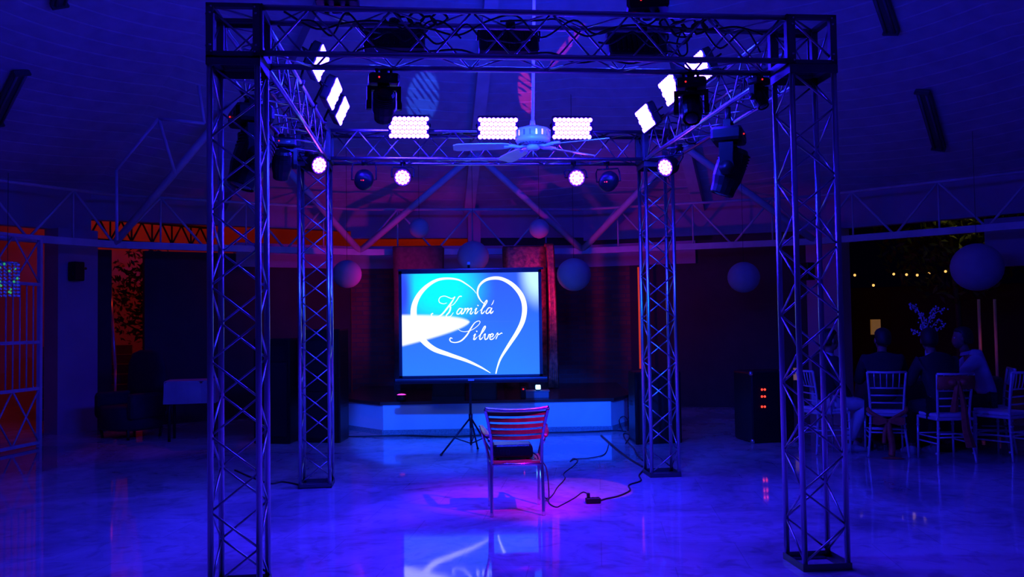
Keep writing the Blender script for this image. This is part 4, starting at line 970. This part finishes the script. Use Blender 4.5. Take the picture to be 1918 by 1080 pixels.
def hand(J, E, wrist, d, side, nm, curl=.5):
    """five fingers on the end of an arm: palm, four curling fingers of different length, thumb from the side"""
    d = Vector(d).normalized(); side = Vector(side).normalized(); dn = d.cross(side).normalized()
    w = Vector(wrist); J[nm+'palm'] = (w + d*.045, (.036,.016)); E.append((nm+'w', nm+'palm'))
    for k, (off, L) in enumerate(((-.030,.062),(-.010,.074),(.010,.070),(.029,.055))):
        a = w + d*.085 + side*off; b = a + (d - dn*curl*.6).normalized()*L*.5; c = b + (d*(1-curl) - dn*curl*1.2).normalized()*L*.5
        for q, (p_, r_) in enumerate(((a,.0095),(b,.0085),(c,.007))): J[f'{nm}f{k}{q}'] = (p_, r_)
        E += [(nm+'palm', f'{nm}f{k}0')] + chain(f'{nm}f{k}0', f'{nm}f{k}1', f'{nm}f{k}2')
    a = w + d*.03 - side*.038; b = a + (d*.6 - side*.5 - dn*.3).normalized()*.032; c = b + (d*.9 - dn*.4).normalized()*.026
    for q, (p_, r_) in enumerate(((a,.011),(b,.0095),(c,.008))): J[f'{nm}t{q}'] = (p_, r_)
    E += [(nm+'palm', nm+'t0'), (nm+'t0', nm+'t1'), (nm+'t1', nm+'t2')]
def seated(loc, rz, lab, top, trou, lean=.06, arms='table', feet=((-.12,.46),(.12,.46)), head=(0,0), hairlen=.0, shoe=None, knee=((-.13,.44),(.13,.44)), sc_=1.0, scarf=None):
    """person sitting on a 0.5 m seat, facing local +Y; origin on the floor under the hips"""
    t = thing('person', loc, lab, 'person', None, rz=rz); t.scale = (sc_,)*3
    Z = Vector; hz = .555; ch = Z((0, lean*1.1, .98)); nk = Z((0, lean*1.5+.01, 1.13)); hd = nk + Z((head[0]*.05, .02+head[1], .13))
    # body (skin): one continuous surface
    J = {'pel': (Z((0,0,hz)), (.15,.105)), 'waist': (Z((0,lean*.4,.74)), (.125,.09)), 'ch': (ch, (.125,.085)), 'nb': (nk - Z((0,0,.05)), .052), 'nk': (nk, .050)}
    E = chain('pel','waist','ch','nb','nk')
    hands = []
    for s, n_ in ((-1,'l'), (1,'r')):
        f = feet[0 if s < 0 else 1]; kx, ky = knee[0 if s < 0 else 1]
        J[n_+'hip'] = (Z((s*.09,.06,hz-.01)), .085); J[n_+'kn'] = (Z((kx, ky, .535)), .060); J[n_+'cf'] = (Z(((kx+f[0])/2, (ky+f[1])/2-.015, .34)), .053); J[n_+'an'] = (Z((f[0], f[1], .085)), .036); J[n_+'hl'] = (Z((f[0], f[1]+.01, .04)), .036); J[n_+'to'] = (Z((f[0]*1.1, f[1]+.16, .03)), (.04,.026))
        E += chain('pel', n_+'hip', n_+'kn', n_+'cf', n_+'an', n_+'hl', n_+'to')
        sh = ch + Z((s*.185, -.005, .055)); J[n_+'sh'] = (sh, .060)
        if arms == 'table': el = sh + Z((s*.06, .12, -.25)); wr = el + Z((-s*.10, .23, .06))
        elif arms == 'lap': el = sh + Z((s*.05, .04, -.27)); wr = Z((s*.10, .26, .63))
        elif arms == 'point': el = sh + Z((s*.08, .18, -.18)) ; wr = el + Z((-s*.08, .24, (.10 if s > 0 else .02)))
        J[n_+'el'] = (el, .044); J[n_+'w'] = (wr, (.030,.024)); E += chain('ch', n_+'sh', n_+'el', n_+'w')
        dd = (wr-el).normalized(); hand(J, E, wr, dd, dd.cross(Z((0,0,1)))*s, n_, .5)
        hands.append((sh, el, wr))
    body('body', skin, J, E, t)
    # head
    R = Matrix.Rotation(head[0], 3, 'Z'); h = MB(); prof = [(-.115,.022,.03),(-.10,.042,.028),(-.07,.058,.02),(-.035,.068,.010),(0,.074,.0),(.04,.078,-.005),(.08,.072,-.008),(.11,.048,-.006),(.122,.015,-.004)]
    n_ = 20; rings = []
    for z, r_, y0 in prof:
        ring = []
        for k in range(n_):
            a = 2*PI*k/n_; x, y = r_*math.cos(a), r_*1.20*math.sin(a) + y0
            if y > .0 and abs(x) < .018: y += {-.035: .016, -.07: .006, 0: .012}.get(z, 0)*(1-abs(x)/.018)
            ring.append(R @ Z((x, y, z)))
        rings.append(ring)
    h.rings(rings, hd)
    h.rings([[hd + R @ Z((dx, yy, zz)) for dx, zz in ((-.012,-.045),(.012,-.045),(.004,-.005),(-.004,-.005))] for yy in (.075,.098)], smooth=False)
    for s in (-1, 1):
        h.rings([[hd + R @ Z((s*(.072+o_), .005+.022*math.cos(a), -.012+.032*math.sin(a))) for a in [k*PI/4 for k in range(8)]] for o_ in (0,.012)], smooth=True)
    h.cyl(nk-Z((0,0,.06)), hd-Z((0,-.0,.06)), .052, .048, 14); ho = h.build('head', skin, t)
    em = MB()
    for s in (-1, 1): em.sphere(hd + R @ Z((s*.030, .078, .008)), .011, 8, 6)
    em.build('eyes', mat('eye', (.5,.5,.5), .2), t); MB().rings([[hd + R @ Z((x, y, -.066+z)) for x, z in ((-.024,0),(0,.006),(.024,0),(0,-.007))] for y in (.080,.096)], smooth=False).build('mouth', mat('lip', (.3,.1,.08), .5), t)
    # hair
    hm = MB(); hr = []
    for z, r_, y0 in [(-.06-hairlen,.066,-.030),(-.03,.080,-.028),(0,.086,-.022),(.04,.089,-.014),(.08,.083,-.010),(.115,.060,-.008),(.134,.02,-.006)]:
        hr.append([R @ Z((r_*math.cos(2*PI*k/n_), (r_*1.17*math.sin(2*PI*k/n_) if math.sin(2*PI*k/n_) < .2 or z > .05 else r_*.22) + y0, z)) for k in range(n_)])
    hm.rings(hr, hd); hm.build('hair', hair, t)
    # clothes: jacket / shirt with sleeves, trousers
    J = {'pel': (Z((0,0,hz+.0)), (.172,.125)), 'waist': (Z((0,lean*.4,.74)), (.150,.112)), 'ch': (ch, (.180,.125)), 'up': (ch+Z((0,.0,.085)), (.165,.115)), 'nb': (nk-Z((0,0,.04)), .075)}
    E = chain('pel','waist','ch','up','nb')
    for s, n_, (sh, el, wr) in zip((-1,1), 'lr', hands):
        J[n_+'sh'] = (sh, .076); J[n_+'el'] = (el, .058); J[n_+'w'] = (el.lerp(wr,.92), .040); E += chain('ch', n_+'sh', n_+'el', n_+'w')
    body('jacket' if top is darkcloth else 'shirt', top, J, E, t)
    cl = MB(); c0 = nk-Z((0,0,.035)); cl.rings([[c0+Z((r_*math.cos(a), r_*math.sin(a)*.95, z+.012*math.sin(a+PI))) for a in [k*PI/8 for k in range(16)]] for r_, z in ((.072,-.02),(.062,.02))], cap=False); cl.build('collar', shirt, t)
    J = {'pel': (Z((0,-.01,hz-.01)), (.165,.12))}; E = []
    for s, n_ in ((-1,'l'), (1,'r')):
        f = feet[0 if s < 0 else 1]; kx, ky = knee[0 if s < 0 else 1]
        J[n_+'hip'] = (Z((s*.09,.07,hz-.005)), .105); J[n_+'kn'] = (Z((kx, ky, .535)), .078); J[n_+'cf'] = (Z(((kx+f[0])/2,(ky+f[1])/2-.015,.32)), .070); J[n_+'an'] = (Z((f[0], f[1], .11)), .056); E += chain('pel', n_+'hip', n_+'kn', n_+'cf', n_+'an')
    body('trousers', trou, J, E, t)
    for f in feet:
        m = MB(); m.rings([[Z((f[0]*1.04 + x*w_, f[1]+y, z)) for x, z in ((-1,0),(1,0),(1,h_*.6),(.6,h_),(-.6,h_),(-1,h_*.6))] for y, w_, h_ in ((-.06,.034,.085),(-.02,.040,.10),(.05,.043,.085),(.13,.046,.06),(.19,.038,.045),(.215,.018,.03))], smooth=True); m.build('shoe', shoe or blackm, t)
    return t
def seat_of(c, rz, back=.20): return Vector(c) + Vector((-math.sin(rz), math.cos(rz), 0))*back
paleshoe = mat('pale shoe leather', (.5,.48,.5), .6)
seated(seat_of(c4, c4r, .18), c4r, 'seated person in pale trousers and dark top behind the right front tower', darkcloth, lightcloth, lean=.04, arms='lap', feet=((-.10,.47),(.10,.24)), knee=((-.11,.47),(.10,.44)), shoe=paleshoe)
seated(seat_of(c1, r1, .19), r1, 'seated person in dark jacket on the chair with the low bow', darkcloth, darkcloth, lean=.10, head=(.3,0))
seated(seat_of(c2, r2, .19), r2, 'seated person in dark jacket on the chair with the long sash', darkcloth, darkcloth, lean=.12, head=(-.3,.02), shoe=paleshoe)
c5 = on_floor(1880, 850); c5r = 1.25
chiavari(c5 + Vector((.15,.15,0)), c5r, 'dark silver banquet chair under the guest leaning on the table at right')
seated(seat_of(c5 + Vector((.15,.15,0)), c5r, .18), c5r, 'seated person in pale shirt reaching toward the table at far right', shirt, darkcloth, lean=.14, arms='point', head=(0,.02))
# table, cloth, crystal tree
tc_ = at(1737, 715, 11.0); tc_.z = 0
t = thing('round_table', tc_, 'round guest table hidden in the dark behind the chairs', 'table')
MB().lathe([(.78,.725),(.80,.735),(.80,.75),(.78,.76)], (0,0,0), 40).build('tabletop', teak, t)
for k in range(4):
    a = PI/4+k*PI/2; MB().cyl((.55*math.cos(a),.55*math.sin(a),.0), (.50*math.cos(a),.50*math.sin(a),.73), .02).build('leg', silver, t)
n_ = 72; rings = []
for z, r_, w_ in ((.772,.05,0),(.772,.79,0),(.765,.81,.0),(.70,.825,.010),(.45,.84,.03),(.12,.86,.045)):
    rings.append([Vector(((r_+w_*math.sin(k*.9))*math.cos(2*PI*k/n_), (r_+w_*math.sin(k*.9))*math.sin(2*PI*k/n_), z)) for k in range(n_)])
cl = MB().rings(rings, cap=False).build('tablecloth', mat('dark tablecloth', (.03,.02,.035), .8)); cl.location = tc_; tag(cl, 'dark cloth draped over the round guest table', 'tablecloth')
t = thing('crystal_tree', tc_ + Vector((0,0,.775)), 'tall crystal tree centrepiece sparkling on the guest table', 'centrepiece')
crys = mat('crystal', (.75,.78,.85), .06, spec=1.0, metal=.3); rnd = random.Random(9)
m = MB(); m.lathe([(.09,0),(.10,.01),(.03,.03),(.016,.06),(.022,.10),(.014,.14),(.018,.30),(.012,.34),(.016,.5),(.010,.62)], (0,0,0), 12); m.build('stem', crys, t)
br, bd = MB(), MB()
for k in range(11):
    a = 2*PI*k/11*2.4; rr = .14+.14*rnd.random(); zz = .55+.38*rnd.random(); P = smooth_path([(0,0,.42+.02*k),(rr*.5*math.cos(a),rr*.5*math.sin(a),zz-.05),(rr*math.cos(a),rr*math.sin(a),zz)], 5); br.tube(P, .004, 5)
    for q in P[3:]:
        for _ in range(2): bd.sphere(q + Vector((rnd.gauss(0,.018), rnd.gauss(0,.018), rnd.gauss(-.01,.02))), .011, 6, 4)
br.build('branches', silver, t); o = bd.build('crystals', crys, t); o['kind'] = 'stuff'
for k, (dx, dy, em) in enumerate(((.22,-.25,1),(-.25,-.30,0),(.05,-.42,0))):
    t = thing('votive_candle', tc_ + Vector((dx,dy,.775)), ['burning votive candle right of the crystal tree','faint votive glass left of the crystal tree','faint votive glass in front of the crystal tree'][k], 'candle', 'candles on the guest table')
    MB().lathe([(.03,0),(.032,.06),(.027,.06),(.026,.02),(.004,.018)], (0,0,0), 12).build('glass', crys, t)
    MB().lathe([(.004,.02),(.009,.035),(.002,.055)], (0,0,0), 8).build('flame', mat('candle flame' if em else 'faint flame', (1,.5,.2), .5, emit=(1,.35,.08), es=(6 if em else .5)), t)
# left side: dark upholstered chair and a cloth covered table
q = on_floor(246, 818); t = thing('lounge_chair', q, 'dark rounded lounge chair before the orange doorway', 'lounge chair', rz=2.6)
MB().rings([[Vector((x*.38*q_, y*.36*q_, z)) for x, y in ((-1,-.6),(-.6,-1),(.6,-1),(1,-.6),(1,.6),(.6,1),(-.6,1),(-1,.6))] for z, q_ in ((.12,.9),(.16,1),(.40,1),(.45,.92))], smooth=True).build('seat', darkcloth, t)
MB().rings([[Vector((.42*g*math.cos(a), -.25+.10*math.sin(a)*g - (1-abs(math.cos(a)))*.05, z)) for a in [k*PI/8 for k in range(16)]] for z, g in ((.35,.95),(.7,1.0),(1.0,.95),(1.15,.75),(1.20,.35))], smooth=True).build('backrest', darkcloth, t)
for sx in (-1,1):
    MB().rbox((sx*.36,.02,.45), (.12,.55,.35), .05).build('armrest', darkcloth, t)
    for sy in (-1,1): MB().cyl((sx*.28,sy*.25,0),(sx*.30,sy*.27,.14), .02).build('leg', black, t)
q = on_floor(360, 822); t = thing('side_board', q, 'small pale cloth covered table left of the left front tower', 'covered table', rz=.2)
MB().box((0,0,.78), (.62,.5,.03)).build('tabletop', teak, t)
for sx in (-1,1):
    for sy in (-1,1): MB().cyl((sx*.26,sy*.2,0),(sx*.26,sy*.2,.77), .02).build('leg', black, t)
MB().rings([[Vector(((x*.32+.012*math.sin(k*1.7))*g, (y*.26+.012*math.cos(k*2.1))*g, z)) for k, (x, y) in enumerate([(-1,-1),(-.5,-1),(0,-1),(.5,-1),(1,-1),(1,0),(1,1),(.5,1),(0,1),(-.5,1),(-1,1),(-1,0)])] for z, g in ((.50,1.03),(.65,1.01),(.785,1.0),(.802,.98))], smooth=False).build('cloth', mat('grey cloth', (.3,.3,.33), .9), t)
# ---- show beams from the moving heads and eave lamps, plus added fill spots
A, B, D = beams['FLFR']
spot('magenta_beam', (1.62, 5.36, 3.02), (.02, 7.65, 0), (.62, .0, 1.0), 1150, math.radians(24), .9, .03)
spot('red_beam', (1.60, 5.40, 3.0), on_floor(1100, 915), (1, .10, .01), 320, math.radians(11), .1, .02)
spot('red_beam', (.55, 5.40, 3.0), on_floor(925, 943), (1, .04, .0), 35, math.radians(8), .2, .02)
def gobo(o, eu, ev, rot, scale, thr, bands):
    l = o.data; l.use_nodes = True; nt = l.node_tree; N = nt.nodes.new; K = nt.links.new; em = nt.nodes['Emission']
    tc = N('ShaderNodeTexCoord'); mp = N('ShaderNodeMapping'); h = math.tan(l.spot_size/2); mp.inputs['Rotation'].default_value = (0, 0, rot); mp.inputs['Scale'].default_value = (1/h, 1/h, 0)
    K(tc.outputs['Normal'], mp.inputs['Vector']); m2 = N('ShaderNodeMapping'); m2.inputs['Scale'].default_value = (1/eu, 1/ev, 0); K(mp.outputs[0], m2.inputs['Vector'])
    ln = N('ShaderNodeVectorMath'); ln.operation = 'LENGTH'; K(m2.outputs[0], ln.inputs[0]); mr = N('ShaderNodeMapRange'); mr.interpolation_type = 'SMOOTHSTEP'
    K(ln.outputs['Value'], mr.inputs['Value']); mr.inputs['From Min'].default_value = 1.0; mr.inputs['From Max'].default_value = .8
    wv = N('ShaderNodeTexWave'); wv.inputs['Scale'].default_value = bands; wv.inputs['Distortion'].default_value = 1.2; wv.bands_direction = 'DIAGONAL'; K(mp.outputs[0], wv.inputs['Vector'])
    ns = N('ShaderNodeTexNoise'); ns.inputs['Scale'].default_value = scale; K(mp.outputs[0], ns.inputs['Vector'])
    ad = N('ShaderNodeMath'); ad.operation = 'MULTIPLY_ADD'; K(wv.outputs['Fac'], ad.inputs[0]); ad.inputs[1].default_value = .35; K(ns.outputs['Fac'], ad.inputs[2])
    m3 = N('ShaderNodeMapRange'); m3.interpolation_type = 'SMOOTHSTEP'; K(ad.outputs[0], m3.inputs['Value']); m3.inputs['From Min'].default_value = thr; m3.inputs['From Max'].default_value = thr+.12
    mu = N('ShaderNodeMath'); mu.operation = 'MULTIPLY'; K(mr.outputs[0], mu.inputs[0]); K(m3.outputs[0], mu.inputs[1]); K(mu.outputs[0], em.inputs['Strength'])
gobo(spot('ceiling_beam', (.9, 5.9, 3.0), ceil_hit(984, 172), (1, .03, .30), 2600, math.radians(6), .1, .008), .30, .95, -.25, 1.6, .50, 2.2)
gobo(spot('ceiling_beam', (1.0, 5.9, 3.0), ceil_hit(1062, 85), (1, .03, .5), 1500, math.radians(7), .1, .008), .16, 1.0, .6, 1.5, .50, 2.0)
gobo(spot('ceiling_beam', (-.5, 6.2, 3.0), ceil_hit(792, 182), (.03, .13, 1), 3200, math.radians(7.5), .1, .01), .55, .95, .15, 1.5, .52, 2.6)
gobo(spot('ceiling_beam', (.6, 6.2, 3.0), ceil_hit(1005, 335), (.7, .0, 1), 700, math.radians(8), .1, .01), .95, .35, -.8, 1.5, .52, 2.0)
for px, py, Y in ((845,404,15.3),(912,418,15.3)):
    point('eave_light', at(px, py, Y), (1, .0, .75), .7, .03)
for px, tx in ((790, -3.2), (965, 2.2)): spot('fascia_fill', at(px, 560, 13.2), (tx, 15.9, 2.85), (1, .0, .55), 60, math.radians(95), .9, .05)  # magenta spots added, hidden by the screen, to colour the fascia
for (px, py, Y), tx in (((739,70,5.57),-1.2), ((952,76,5.64),.3), ((1192,83,5.72),1.5)):
    p = at(px, py, Y) + Vector((0, .10, -.06)); spot('stage_beam', p, (tx*1.0, 12.2, .1), (.0, .075, 1.0), 300, math.radians(44), .35, .08)

# unseen blue spots added high near the camera, lighting the stage front
for tx in (-.95, .72): spot('stage_fill', (.3+tx*.4, .5, 3.6), (tx, 12.0, .16), (.0, .055, 1.0), 9000, math.radians(13.0), .35, .05)
# blue spots added behind the back beam, imitating panel glow on the ceiling
for px, tx in ((905, -.3), (1085, .7)):
    p = at(px, 232, 8.95); spot('ceiling_glow_fill', p, (tx, 12.2, 4.75), (.0, .02, 1.0), 230, math.radians(88), 1.0, .08)

p0, p1 = at(1196, 500, 15.4), at(1199, 690, 15.4); t_ = MB().box((0,0,0), (.028, .03, p0.z-p1.z)).build('gap_glow', mat('orange gap glow', (.6,.1,.02), .5, emit=(.5,.03,.0), es=1.0)); t_.location = (p0+p1)/2  # glowing box standing in for orange light through a door gap
tag(t_, 'thin vertical glow imitating orange light through a gap beside the right back tower', 'light through gap')
